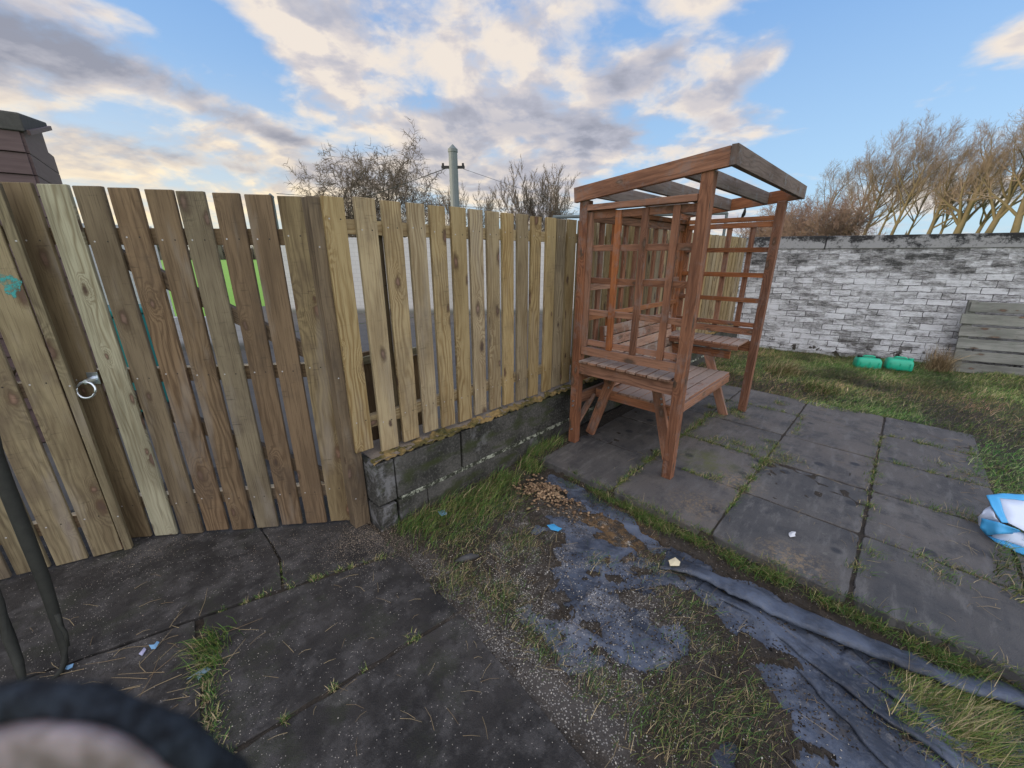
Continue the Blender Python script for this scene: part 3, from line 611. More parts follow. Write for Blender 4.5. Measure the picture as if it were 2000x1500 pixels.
# ------------------------------------------------------------ garden gates
def ring(parent, x, z, R=.042, r=.0052):
    mb = MB(); pts = []
    for k in range(25):
        a = 2 * math.pi * k / 24; pts.append((x + R * math.sin(a), -.052 - .010 * (1 - math.cos(a)), z - R * 1.0 * (1 - math.cos(a)) * .9))
    mb.tube(pts, r, 8, cap=False); h = mb.build('ring_handle', M_steel, parent, bevel=0, smooth=True)
    mb = MB(); mb.box(Matrix.Translation((x, -.004, z - .024)), .048, .006, .060); mb.tube([(x, -.002, z), (x, -.054, z)], [.017, .011], 12); mb.build('handle_plate', M_steel, h, bevel=.001)
def gate(name, sx, sy, rz, n, pitch, wd, tops, tis, label, braces, rails, mats):
    g = empty(name, (sx, sy, 0), rz); tag(g, label, 'gate', 'garden gates')
    L = n * pitch
    for i in range(n):
        mb = MB(); x = i * pitch + wd / 2; t = tops[0] + (tops[1] - tops[0]) * i / max(1, n - 1)
        zb = .012 + random.uniform(-.006, .008)
        M = Matrix.Translation((x, .010, zb)) @ Euler((0, random.uniform(-.004, .004), 0)).to_matrix().to_4x4()
        mb.box(M, wd + random.uniform(-.002, .003), .020, t - zb, tis[i]); mb.build('board', mats[i], g, bevel=.0035)
    for z in rails:
        mb = MB(); mb.bar((.0, .043, z), (L - .02, .043, z), .042, .072, ti=.3); mb.build('rail', W_dark, g)
        mb = MB(); mb.box(Matrix.Translation((L / 2, .043, z + .0365)), L - .04, .040, .0012); mb.build('rail_top_edge', W_pale_edge, g, bevel=0)  # thin pale strip laid along the top of each rail
    for (x0, z0, x1, z1) in braces:
        mb = MB(); mb.bar((x0, .0425, z0), (x1, .0425, z1), .038, .070, ti=.3, up=(0, 0, 1)); mb.build('brace', W_dark, g)
    return g
W_pale = wood('pale_green_pine', (.37, .35, .245), (.20, .165, .095), (.30, .28, .20), knot=.45)
gr = gate('garden_gate', -1.056, .962, math.atan2(-.625, .78), 9, .1390, .1165, (1.852, 1.815), [.55, .1, .45, .0, .1, .75, 0, 0, .65],
          'closed weathered brown picket gate with a zinc ring handle next to the fence post', [(.30, 1.58, 1.20, 1.02), (.12, .90, 1.2, .26)], (1.635, .965, .225),
          [W_gate, W_pale, W_gate, W_gate, W_gate, W_gate, W_gate, W_gate, W_gate])
ring(gr, .108, .962)
gl = gate('garden_gate', -2.146, 1.185, math.atan2(-.292, .956), 8, .1415, .120, (1.84, 1.832), [.5, .8, .6, .9, .6, .9, .8, .85],
          'greenish timber gate leaf at the far left edge with a turquoise paint stain', [(.1, 1.55, .95, 1.02)], (1.635, .95, .225), [W_gate] * 8)
mb = MB(); mb.box(Matrix.Translation((8 * .1415 - .0, .012, .0)), .034, .030, 1.838, .95); mb.build('meeting_batten', W_gate, gl, bevel=.003)
# paint stain: a thin irregular smear standing 0.4 mm proud of the board
pts = []; cx, cz = 7 * .1415 + .082, 1.432
for k in range(26):
    a = 2 * math.pi * k / 26; r = 1 + .22 * math.sin(3 * a + 1) + .15 * math.sin(7 * a); pts.append((cx + .030 * r * math.cos(a), -.0015, cz + .048 * r * math.sin(a)))
st = npmesh('paint_stain', np.array(pts), np.array([list(range(26))[::-1]]), material('turquoise_paint', lambda t, b: (t.put(b.inputs['Alpha'], t.ss(t.noise(t.node('ShaderNodeNewGeometry').outputs['Position'], 45., 4., .7), .36, .60, 0., .9)), (.06, .34, .34))[1], .8), gl)

# ------------------------------------------------------------ arbour seat
ar = empty('arbour_seat', (1.65, -.14, .05)); tag(ar, 'red brown stained timber arbour with trellis sides and slatted bench on the patio', 'arbour')
def A(x, y, z): return Vector((x - 1.65, y + .14, z - .05))
def abar(mb, p, q, wd, th, up=(0, 0, 1), ti=.5): mb.bar(A(*p), A(*q), wd, th, up, ti)
XL, XR, YF, YB, PS = 1.65, 3.478, -1.024, -.14, .068
rz = lambda y: 2.003 + (-.10 - y) * .0985                                   # underside of the sloping roof
for (x, y) in ((XL, YF), (XL, YB - PS), (XR - PS, YF), (XR - PS, YB - PS)):
    mb = MB(); mb.box(Matrix.Translation(A(x + PS / 2, y + PS / 2, .05)), PS, PS, rz(y) - .05 - .095, random.uniform(.0, .5)); mb.build('post', W_red, ar, bevel=.004)
for x in (XL - .012, XR - .026):                                            # side rafters
    mb = MB(); abar(mb, (x + .019, -.095, rz(-.095) - .046), (x + .019, -1.10, rz(-1.10) - .046), .036, .098, ti=.25); mb.build('rafter', W_red, ar, bevel=.002)
mb = MB(); abar(mb, (XL - .018, -1.118, rz(-1.118) - .046), (XR + .022, -1.118, rz(-1.118) - .046), .034, .100, ti=.6); mb.build('fascia', W_redgrey, ar, bevel=.002)
for y in (-.86, -.56, -.27):
    mb = MB(); abar(mb, (XL + .026, y, rz(y) - .046), (XR - .028, y, rz(y) - .046), .032, .095, ti=.8); mb.build('roof_batten', W_redgrey, ar, bevel=.002)
def side_panel(xo, out, ys, name='side_trellis'):
    """xo: plane of the laths; out: -1 when the outside is towards -X"""
    y0, y1 = YB - PS - .002, YF + PS + .002
    mb = MB()
    abar(mb, (xo + out * .012, y0, 1.868), (xo + out * .012, y1, 1.868), .062, .038, ti=.35)      # capping rail
    abar(mb, (xo, y0, 1.818), (xo, y1, 1.818), .024, .046, ti=.2)
    for z in (1.602, 1.378, 1.148, .918): abar(mb, (xo - out * .011, y0, z), (xo - out * .011, y1, z), .020, .042, ti=random.random() * .6)
    abar(mb, (xo, y0, .852), (xo, y1, .852), .044, .062, ti=.4)
    for y in [y0 - .018] + ys: abar(mb, (xo + out * .011, y, .885), (xo + out * .011, y, 1.84), .022, .044, up=(0, 1, 0), ti=random.random() * .6)
    mb.build(name, W_red, ar, bevel=.0015)
side_panel(XL + .036, -1, [-.445, -.635, -.835]); side_panel(XR - .036, 1, [-.40, -.60, -.80])
mb = MB(); xa, xb = XL + PS + .002, XR - PS - .002; yb = YB - .034
abar(mb, (xa, yb, 1.868), (xb, yb, 1.868), .062, .038, ti=.35); abar(mb, (xa, yb, 1.815), (xb, yb, 1.815), .026, .06, ti=.2)
for z in (1.32, 1.09): abar(mb, (xa, yb - .011, z), (xb, yb - .011, z), .020, .044, ti=.8)
abar(mb, (xa, yb, .62), (xb, yb, .62), .026, .07, ti=.3)
nn = 9
for k in range(nn + 1): abar(mb, (xa + .02 + (xb - xa - .04) * k / nn, yb + .011, .60), (xa + .02 + (xb - xa - .04) * k / nn, yb + .011, 1.84), .044, .022, up=(0, 1, 0), ti=random.random() * .7)
mb.build('back_trellis', W_red, ar, bevel=.0015)
# side shelves
for side in (0, 1):
    mb = MB(); n = 9; x0, x1 = (XL - .030, XL + .27) if side == 0 else (XR - .38, XR - .03)
    for k in range(n):
        y = -.222 - (k + .5) * .0800; abar(mb, (x0 + random.uniform(-.006, .006), y, .771 - k * .0005), (x1, y, .771), .070, .017, ti=random.random())
    sh = mb.build('side_shelf', W_redtop, ar, bevel=.002)
    ax = XL + .024 if side == 0 else XR - .024
    mb = MB(); abar(mb, (ax, YB - PS - .001, .712), (ax, YF + PS + .001, .712), .036, .098, ti=.3); mb.build('shelf_bearer', W_red, sh, bevel=.002)
    ax2 = XL + .25 if side == 0 else XR - .36
    mb = MB(); abar(mb, (ax2, -.25, .742), (ax2, -.93, .742), .034, .040, ti=.3); mb.build('shelf_bearer', W_red, sh, bevel=.002)
# bench
SX0, SX1, SZ = 1.93, 3.17, .492
mb = MB()
for k in range(6):
    y = -.885 + .046 + k * .094; abar(mb, (SX0 - .012, y, SZ - .010), (SX1 + .012, y, SZ - .010), .086, .020, ti=random.random())
seat = mb.build('seat', W_redtop, ar, bevel=.004)
mb = MB(); abar(mb, (SX0, -.878, SZ - .056), (SX1, -.878, SZ - .056), .030, .070, ti=.45); mb.build('seat_apron', W_red, ar, bevel=.002)
for x in (SX0 + .02, (SX0 + SX1) / 2, SX1 - .02):
    mb = MB(); abar(mb, (x, -.863, SZ - .058), (x, -.20, SZ - .058), .034, .072, ti=.2); mb.build('seat_bearer', W_red, ar, bevel=.002)
bt = Vector((0, -.33, .50)); tp = Vector((0, -.235, 1.01)); up_ = (tp - bt)
mb = MB()
for k in range(6):
    c = bt + up_ * ((k + .5) / 6.); nrm = Vector((0, -up_.z, up_.y)).normalized()
    mb.bar(A(SX0 - .005, c.y, c.z), A(SX1 + .005, c.y, c.z), .018, .078, up=up_.normalized(), ti=random.random())
mb.build('backrest', W_redtop, ar, bevel=.003)
for x in (SX0 + .05, (SX0 + SX1) / 2, SX1 - .05):
    mb = MB(); abar(mb, (x, -.295, .44), (x, -.197, 1.0), .036, .05, up=(0, 1, .2), ti=.3); mb.build('back_frame', W_red, ar, bevel=.002)
for x, o in ((SX0 - .018, 0), (SX1 + .018, 1)):
    mb = MB(); abar(mb, (x, -.895, .05), (x, -.745 if not o else -.64, .60 if not o else .70), .078, .034, up=(1, 0, 0), ti=.35); mb.build('bench_leg', W_red, ar, bevel=.003)
    mb = MB(); abar(mb, (x, -.185, .05), (x, -.375, .66), .078, .034, up=(1, 0, 0), ti=.35); mb.build('bench_leg', W_red, ar, bevel=.003)
    mb = MB(); abar(mb, (x, -.20, .655), (x, -.86, .655), .036, .07, ti=.3); mb.build('arm_rail', W_red, ar, bevel=.002)
mb = MB(); abar(mb, (XL + .01, -.168, .43), (XR - .01, -.168, .43), .034, .085, ti=.35); mb.build('back_stretcher', W_red, ar, bevel=.002)
mb = MB(); abar(mb, (XL + PS + .004, -.99, .36), (XL + .30, -.86, .62), .020, .05, up=(0, 1, 0), ti=.9); mb.build('corner_brace', W_red, ar, bevel=.002)
mb = MB(); abar(mb, (XL + PS + .004, -.175, .22), (XL + .27, -.19, .42), .020, .05, up=(0, 1, 0), ti=.9); mb.build('corner_brace', W_red, ar, bevel=.002)
for (y, z) in ((-.176, .425), (-.176, .385), (-.176, .175)):
    mb = MB(); mb.tube([A(XL, y, z), A(XL - .016, y, z)], .0065, 8); mb.build('bolt', M_steel, ar, bevel=0)
for (x, y, z) in ((SX0 - .036, -.79, .535), (SX0 - .036, -.80, .495), (SX0 - .036, -.345, .52)):
    mb = MB(); mb.tube([A(x + .006, y, z), A(x - .004, y, z)], .008, 8); mb.build('bolt', M_steel, ar, bevel=0)
# small dark hook hanging from the right rafter
hk = empty('hanging_hook', A(0, 0, 0) * 0 + Vector((3.455, -.70, 1.955))); tag(hk, 'small black hook hanging under the roof side of the arbour', 'hook')
mb = MB(); mb.tube([(0, 0, .02), (0, 0, -.02), (.004, .006, -.045), (0, .014, -.07), (0, .002, -.09), (0, -.01, -.078)], [.004, .013, .016, .010, .006, .004], 7); mb.build('hook_body', M_black, hk, bevel=0, smooth=True)

# ------------------------------------------------------------ whitewashed boundary wall
B0 = Vector((6.70, .115, 0)); Bd = Vector((7.532 - 6.739, -2.828 + .025, 0)).normalized(); BL_ = 7.6
bn = Vector((-Bd.y, Bd.x, 0)); bn = bn if bn.x > 0 else -bn                   # points away from the yard
wl = empty('boundary_wall', B0, math.atan2(Bd.y, Bd.x)); tag(wl, 'tall whitewashed brick wall with peeling paint and dark coping at the end of the garden', 'wall')
sgn = 1 if (Matrix.Rotation(math.atan2(Bd.y, Bd.x), 3, 'Z') @ Vector((0, 1, 0))).dot(bn) > 0 else -1
def wallbox(L0, L1, y0, y1, z0, z1, name, mat, bev=.006):
    mb = MB(); ya, yb = sorted((y0 * sgn, y1 * sgn))
    v = [(L0, ya, z0), (L1, ya, z0), (L1, yb, z0), (L0, yb, z0), (L0, ya, z1), (L1, ya, z1), (L1, yb, z1), (L0, yb, z1)]
    mb.v = v
    for f in ((0, 1, 5, 4), (1, 2, 6, 5), (2, 3, 7, 6), (3, 0, 4, 7), (3, 2, 1, 0), (4, 5, 6, 7)):
        mb.f.append(f); mb.uv += [(v[i][0] + (v[i][1] if f in ((1, 2, 6, 5), (3, 0, 4, 7)) else 0), v[i][2]) for i in f]; mb.rn += [.5] * 4; mb.ti += [.5] * 4
    return mb.build(name, mat, wl, bevel=bev)
wallbox(-.5, BL_, 0, .22, -.08, 1.645, 'brickwork', M_brick, 0)
x = -.5; k = 0
for L in (1.55, 2.47, 1.2, .95, 1.3, 1.3):
    z = 1.838 + (.000, -.004, .012, .0, .006, 0)[k]; wallbox(x + .006, min(x + L - .006, BL_), -.012, .235, 1.649, z, 'coping_stone', M_coping, .012); x += L; k += 1

# grey plank panel leaning on the wall
pa = empty('plank_panel', (7.10, -2.50, .03)); tag(pa, 'weathered grey plank panel leaning on the whitewashed wall', 'panel')
ud = Bd; bot = Vector((7.12, -2.56, .03)); topv = bn * .16 + Vector((0, 0, .93))
tl = topv.length; tu = topv.normalized(); nr = tu.cross(ud).normalized(); nr = nr if nr.dot(bn) < 0 else -nr
LP = 2.6
for k in range(6):
    s0 = .0 + k * .163; mb = MB(); off = (.02, .05, .045, .03, .01, .09)[k]
    c = bot + tu * (s0 + .0675) + ud * (off * .7) - pa.location + nr * random.uniform(0, .006)
    mb.bar(c, c + ud * LP, .022, .132, up=tu, ti=random.random()); mb.build('plank', W_grey, pa, bevel=.003)
for d in (.09, 1.4, 2.5):
    mb = MB(); c = bot + ud * d - nr * .036 - pa.location; mb.bar(c, c + tu * .97, .045, .085, up=ud, ti=.2); mb.build('batten', W_grey, pa, bevel=.002)

# two green jerrycans lying on the grass
def jerry(loc, rz_, label, caps):
    o = empty('jerrycan', loc, rz_); tag(o, label, 'jerrycan', 'green jerrycans on the grass')
    bm = bmesh.new(); secs = [(0, .138, .095), (.03, .143, .105), (.108, .141, .100), (.137, .128, .085), (.150, .112, .070)]
    rings = []
    for z, hx_, hy_ in secs:
        r = []
        for k in range(28):
            a = 2 * math.pi * k / 28; c, s_ = math.cos(a), math.sin(a); e = .35
            r.append(bm.verts.new((hx_ * math.copysign(abs(c) ** e, c), hy_ * math.copysign(abs(s_) ** e, s_), z)))
        rings.append(r)
    for a, b in zip(rings[:-1], rings[1:]):
        for k in range(28): bm.faces.new((a[k], a[(k + 1) % 28], b[(k + 1) % 28], b[k]))
    bm.faces.new(rings[0][::-1]); bm.faces.new(rings[-1])
    me = bpy.data.meshes.new('can_body'); bm.to_mesh(me); bm.free(); me.materials.append(M_green); me.polygons.foreach_set('use_smooth', [True] * len(me.polygons))
    b = link(bpy.data.objects.new('can_body', me), o); b.modifiers.new('e', 'BEVEL').width = .006
    mb = MB(); mb.tube([(-.065, 0, .147), (-.060, 0, .165), (-.035, 0, .172), (.035, 0, .172), (.060, 0, .165), (.065, 0, .147)], .012, 10); mb.build('handle', M_green, o, bevel=0, smooth=True)
    for cx, m in caps:
        mb = MB(); mb.tube([(cx, 0, .143), (cx, 0, .166), (cx, 0, .170)], [.030, .030, .024], 14); mb.build('cap', m, o, bevel=0, smooth=False)
    for q in range(3): mb = MB(); mb.bar((-.10 + q * .1, -.1035, .04), (-.10 + q * .1, -.1035, .105), .012, .006, up=(0, 1, 0)); mb.build('rib', M_green, o, bevel=.002)
an = math.atan2(Bd.y, Bd.x)
jerry(P(1691, 718, .04), an + .06, 'green plastic jerrycan with two black caps, left of the pair', [(-.10, M_black), (.10, M_black)])
jerry(P(1752, 721, .04), an - .07, 'green plastic jerrycan with no black caps, right of the pair', [(.11, M_green)])
# ------------------------------------------------------------ black polythene sheet showing through the mud
def fkeep(X, Y):
    k = np.zeros(X.shape, bool)
    for p in (TARP_A, TARP_B, TARP_C, TARP_D, TARP_E): k |= segdist(X, Y, p + p[:1]) < .07; k |= inpoly(X, Y, p)
    return k & (X < 1.235 + .01 * np.sin(Y * 9)) & (X > -.02)
fm = gridmesh('plastic_sheet', -.02, 1.26, -3.0, -.15, .008, filmh, M_film, keep=fkeep)
tag(fm, 'torn blue black polythene sheet, wrinkled and muddy, in the bed beside the patio', 'plastic sheet')

def sweep(name, path, prof, seed, par, sub=60):
    r = np.random.default_rng(seed); pts = [Vector((a, b, 0)) for a, b in path]; seg = [0]
    for a, b in zip(pts[:-1], pts[1:]): seg.append(seg[-1] + (b - a).length)
    n = int(seg[-1] / .012); V = []; m = len(prof)
    for k in range(n + 1):
        s_ = seg[-1] * k / n; i = max(0, min(len(pts) - 2, sum(1 for q in seg if q <= s_) - 1)); t = (s_ - seg[i]) / (seg[i + 1] - seg[i]); c = pts[i].lerp(pts[i + 1], t)
        d = (pts[min(i + 2, len(pts) - 1)] - pts[max(i - 1, 0)]).normalized(); nn = Vector((-d.y, d.x, 0))
        e = min(1, k / 14, (n - k) / 6 + .1); f1 = float(fbm(np.array([s_]), np.array([seed * 1.]), .22, seed, 3)[0]); f2 = float(fbm(np.array([s_]), np.array([seed * 2.]), .10, seed + 5, 3)[0])
        for q, (o_, h_) in enumerate(prof):
            jt_ = float(fbm(np.array([s_ * 1.]), np.array([q * .35]), .06, seed + 7, 3)[0]) - .5
            p_ = c + nn * (o_ * (.6 + .8 * f1) + (f2 - .5) * .03); V.append((p_.x, p_.y, -.012 + h_ * e * (.45 + 1.1 * f2) + jt_ * .008 * e))
    I = np.arange((n + 1) * m).reshape(n + 1, m); F = np.stack([I[:-1, :-1], I[1:, :-1], I[1:, 1:], I[:-1, 1:]], -1).reshape(-1, 4)
    o = npmesh(name, np.array(V), F, M_film, par, smooth=True); sl_ = o.modifiers.new('t', 'SOLIDIFY'); sl_.thickness = .0015; return o
PR = [(.10, -.012), (.085, .004), (.06, .012), (.03, .024), (.0, .034), (-.022, .040), (-.036, .036), (-.040, .026), (-.030, .018), (-.005, .012)]
sweep('rolled_edge', [(.93, -1.30), (.96, -1.48), (.99, -1.66), (1.0, -1.85), (1.02, -2.05), (1.06, -2.25), (1.12, -2.45), (1.2, -2.7), (1.28, -3.0)], PR, 3, fm)
PR2 = [(.070, -.012), (.055, .000), (.035, .004), (.012, .010), (-.004, .016), (-.012, .015), (-.014, .009), (-.004, .004)]
sweep('fold', [(.90, -1.50), (.90, -1.72), (.84, -1.92), (.78, -2.15), (.72, -2.4)], PR2, 11, fm); sweep('fold', [(.82, -1.86), (.72, -2.0), (.60, -2.2), (.50, -2.5), (.42, -2.8)], PR2, 14, fm)
sweep('fold', [(.95, -2.05), (.88, -2.2), (.82, -2.4)], PR2, 17, fm)
# ------------------------------------------------------------ grass, straw, chips
def blades(name, xy, z, h, wd, lean, label, cols, seed=1, mat=None, curl=.6, cat='grass', flat=0., patch=0.):
    """xy (n,2); z (n,), h height range, lean (dx,dy) shared drift, cols list of (weight, rgb)"""
    r = np.random.default_rng(seed); n = len(xy); H = r.uniform(h[0], h[1], n) * (1 + .35 * r.standard_normal(n).clip(-1, 2))
    a = r.uniform(0, 2 * np.pi, n); k = r.uniform(.15, 1., n) * curl
    d = np.stack([np.cos(a) * k + lean[0], np.sin(a) * k + lean[1]], 1)
    px, py = -np.sin(a + r.uniform(-1, 1, n)), np.cos(a + r.uniform(-1, 1, n)); W = wd * r.uniform(.6, 1.3, n)
    up = np.clip(1 - flat * r.uniform(0, 1, n), .08, 1)
    P3 = []
    for t, wf in ((0, 1.), (.45, .85), (.8, .5), (1., .0)):
        cx = xy[:, 0] + d[:, 0] * H * t ** 1.7; cy = xy[:, 1] + d[:, 1] * H * t ** 1.7
        cz = z + H * up * (t - .32 * t * t * np.hypot(d[:, 0], d[:, 1])) + .002
        if wf: P3 += [np.stack([cx - px * W * wf, cy - py * W * wf, cz], 1), np.stack([cx + px * W * wf, cy + py * W * wf, cz], 1)]
        else: P3.append(np.stack([cx, cy, cz], 1))
    v = np.stack(P3, 1).reshape(-1, 3); b = np.arange(n)[:, None] * 7
    f = np.concatenate([b + np.array(t)[None] for t in ((0, 1, 3), (0, 3, 2), (2, 3, 5), (2, 5, 4), (4, 5, 6))])
    ws = np.array([c[0] for c in cols], float); ci = r.choice(len(cols), n, p=ws / ws.sum())
    c = np.array([c[1] for c in cols])[ci] * r.uniform(.65, 1.3, (n, 1))
    if patch: pf = fbm(xy[:, 0], xy[:, 1], .5, 201, 4)[:, None]; pg = fbm(xy[:, 0], xy[:, 1], .9, 207, 4)[:, None]; c = c * (1 + patch * (pf - .5) * 3) * np.concatenate([1 - (pg - .5) * 1.1, 1 + (pg - .5) * .2, 1 - (pg - .5) * .6], 1)
    c = np.repeat(np.clip(c, .005, 1), 7, 0)
    o = npmesh(name, v, f, mat or M_grass, col=c); tag(o, label, cat, kind='stuff'); return o
GR, GD, GY, ST, BR = (.085, .165, .034), (.045, .10, .026), (.18, .205, .055), (.37, .30, .17), (.16, .115, .065)
def gh(xy): return soilh(xy[:, 0], xy[:, 1])
def scat(n, x0, x1, y0, y1, seed, f=None):
    r = np.random.default_rng(seed); p = np.stack([r.uniform(x0, x1, n), r.uniform(y0, y1, n)], 1)
    if f is not None: p = p[r.uniform(0, 1, len(p)) < f(p[:, 0], p[:, 1])]
    return p
# lawn
def lawnf(x, y):
    d = (((x > 4.20 + .10 * np.sin(y * 5.)) | (y < -2.60 + .07 * np.sin(x * 4.))) & (x > 1.75)).astype(float)
    infront = (x - 6.7) * bn.x + (y - .115) * bn.y < -.02
    bare = np.clip(1.4 - 2.4 * np.exp(-(((x - 4.75) / .9) ** 2 + ((y + 3.0) / .7) ** 2)), .45, 1)
    return d * infront * (y < .0) * (.5 + .5 * np.clip((fbm(x, y, .5, 71) - .34) * 4, 0, 1)) * bare
p = scat(300000, 1.7, 7.9, -5.6, .0, 81, lawnf)
hm_ = .6 + .9 * fbm(p[:, 0], p[:, 1], .35, 72)
blades('lawn_grass', p, gh(p), (.025, .075), .0016, (.25, -.45), 'rough matted lawn of green and dead grass before the whitewashed wall', [(7, GR), (2, GD), (5, GY), (5, ST), (1, BR)], 82, curl=1.2, flat=.7, cat='lawn', patch=.8)
def clump(c, n, rad, h, seed, lean=(0, 0), cols=None, curl=.8, wd=.0019, z=None, sq=1.):
    r = np.random.default_rng(seed); q = r.standard_normal((n, 2)) * rad * (1, sq); xy = np.array(c)[:2] + q; return xy
def tufts(name, cs, label, h, cols, seed, lean=(0, 0), curl=.8, wd=.0019, flat=.2, zf=gh, cat='grass'):
    xy = np.concatenate([np.array(c[:2]) + np.random.default_rng(seed + i).standard_normal((c[2], 2)) * c[3] for i, c in enumerate(cs)])
    return blades(name, xy, zf(xy), h, wd, lean, label, cols, seed, curl=curl, flat=flat, cat=cat)
green = [(6, GR), (3, GD), (3, GY), (1.5, ST)]; mixed = [(3, GR), (3, GD), (2, GY), (3, ST), (3, BR)]; dead = [(5, ST), (2, BR), (1, GY)]
wallg_ = [(.14, -.08, 330, .045), (.28, -.10, 420, .06), (.45, -.13, 420, .06), (.60, -.16, 500, .06), (.75, -.16, 420, .06), (.90, -.12, 380, .05), (.55, -.30, 350, .07), (.35, -.26, 300, .07), (.18, -.22, 220, .06), (.72, -.34, 220, .06),
         (1.28, -.06, 420, .045), (1.40, -.05, 320, .04), (1.18, -.10, 380, .04), (1.55, -.06, 200, .04), (1.14, -.18, 200, .03)]
wallg = [(a, b_, int(n * 1.7), s_ * 1.1) for a, b_, n, s_ in wallg_]
tufts('wall_grass', wallg, 'long bright green grass growing along the foot of the low block wall', (.03, .09), green + [(2.5, BR)], 101, lean=(.25, -.35), curl=.8, wd=.0013, flat=.3)
eg = [(1.222, y, int(260 * random.uniform(.05, 1.6) ** 1.5), .024) for y in np.arange(-.45, -2.75, -.055)] + [(1.19, y, 130, .03) for y in (-.72, -.80, -.88, -1.0, -1.1, -1.2, -1.62, -1.70, -1.78, -2.25, -2.35)]
tufts('patio_edge_grass', eg, 'green grass along the sunken edge of the patio', (.02, .07), green + [(2, BR)], 131, lean=(-.35, -.2), curl=.9, wd=.0011, flat=.35)
def bedf(x, y):
    m = np.zeros(x.shape)
    for (cx, cy, sx, sy, a) in ((.10, -.62, .10, .12, .9), (.16, -.85, .09, .12, 1.), (.13, -1.12, .07, .15, .9), (.14, -1.42, .07, .14, .8), (.50, -.66, .12, .10, .9), (.28, -.42, .14, .12, .7),
                            (.20, -1.66, .12, .12, 1.), (.36, -1.80, .12, .12, .9), (.62, -1.62, .10, .14, .5), (.46, -1.82, .08, .08, .9), (.75, -1.50, .10, .1, .5), (.86, -2.34, .12, .12, 2.2), (.93, -2.44, .14, .16, 2.2), (.95, -2.66, .15, .2, 2.), (.88, -1.28, .07, .07, .7), (.70, -1.05, .06, .06, .6), (.32, -1.62, .1, .1, .7)):
        m = np.maximum(m, a * np.exp(-((x - cx) / sx) ** 2 - ((y - cy) / sy) ** 2))
    return np.clip(m, 0, 1)
p = scat(80000, -.05, 1.15, -2.95, -.25, 141, bedf)
blades('bed_grass', p, np.maximum(gh(p), -.02), (.015, .055), .0009, (.2, -.3), 'thin trampled grass growing through the muddy bed', [(3, GR), (4, GD), (2, GY), (3, ST), (3, BR)], 142, curl=1.1, flat=.5)
p = scat(11000, .78, 1.1, -2.95, -2.2, 145, lambda x, y: np.clip((fbm(x, y, .12, 9) - .35) * 4, 0, 1))
blades('bed_grass', p, gh(p) + .01, (.04, .11), .0012, (.5, -.5), 'long yellowing grass lying over the plastic sheet at the lower right', [(3, GR), (5, GY), (3, ST)], 146, curl=.8, flat=.5)
# grass in the joints
jt = []
def jl(a, b, n, w=.012):
    for k in range(n):
        t = (k + random.random()) / n; jt.append((a[0] + (b[0] - a[0]) * t, a[1] + (b[1] - a[1]) * t, int(random.uniform(10, 95)), w * random.uniform(.5, 1.5)))
jl((1.30, -.79), (1.86, -.79), 12); jl((1.86, -.79), (2.47, -.79), 8); jl((2.5, -.80), (3.2, -.79), 22, .02); jl((3.3, -.9), (3.6, -1.0), 7, .035)
jl((1.5, -1.425), (1.95, -1.425), 12, .012); jl((2.05, -1.425), (2.9, -1.43), 10, .015); jl((2.47, -.86), (2.45, -1.40), 16, .022); jl((2.4, -1.40), (2.55, -1.55), 9, .03); jl((1.86, -1.02), (1.86, -1.20), 6, .012)
jl((1.86, -2.1), (1.86, -2.6), 9, .02); jl((2.47, -2.2), (2.47, -2.6), 9, .018); jl((3.08, -2.12), (3.08, -2.6), 9, .018); jl((3.69, -2.1), (3.69, -2.6), 9, .018); jl((3.08, -1.5), (3.69, -1.46), 6, .015); jl((2.05, -2.04), (3.6, -2.04), 16, .022); jl((3.69, -.9), (3.69, -1.3), 8, .02); jl((3.3, -.85), (3.4, -.95), 6, .04)
for (u, v, n, r_) in [(1388, 795, 260, .03), (1402, 812, 200, .04), (1432, 808, 320, .035), (1448, 815, 220, .03), (1425, 788, 200, .05), (1365, 830, 160, .02), (1340, 850, 150, .02), (1318, 868, 120, .02), (1398, 858, 140, .03), (1436, 866, 260, .035), (1465, 878, 160, .03), (1500, 880, 300, .045), (1530, 892, 240, .04), (1556, 900, 120, .04),
                      (1500, 862, 120, .03), (1475, 915, 120, .018), (1462, 935, 140, .018), (1450, 955, 120, .018), (1285, 885, 200, .022), (1262, 900, 200, .022), (1238, 922, 200, .02), (1218, 938, 120, .02), (1400, 935, 160, .03), (1522, 788, 200, .035), (1500, 800, 120, .04), (1560, 812, 90, .03), (1830, 905, 160, .04), (1890, 925, 160, .04), (1870, 1000, 160, .05), (1900, 1010, 120, .04), (1810, 1105, 140, .04), (1850, 1130, 140, .04), (1700, 1080, 120, .03), (1680, 1110, 140, .03)]:
    q_ = P(u, v, .05); jt.append((q_.x, q_.y, n, r_))
tufts('joint_grass', jt, 'grass and moss growing in the joints of the patio', (.012, .050), [(5, GR), (3, GD), (4, GY), (3, ST), (2, BR)], 301, lean=(.1, -.2), curl=1.2, flat=.5, wd=.0012)
jt = []; jl((-.03, -.235), (-.54, -.06), 8, .010); jl((-.55, -.05), (-.85, .03), 5, .01); jl((-.53, -.02), (-.50, .16), 4, .01); jl((-.2, -.75), (-.9, -.665), 5, .010); jl((-.87, -.1), (-.93, -.65), 22, .02)
tufts('path_joint_grass', jt, 'sparse grass in the joints of the dark concrete path', (.010, .032), [(4, GD), (3, GR), (2, GY), (4, ST)], 331, curl=1.2, flat=.5, wd=.0014)
tufts('path_tuft', [(-.85, -.16, 260, .035), (-.87, -.28, 120, .03)], 'green grass tuft between the dark concrete slabs at the lower left', (.05, .10), green, 341, lean=(-.3, -.4), curl=.8, wd=.0015)
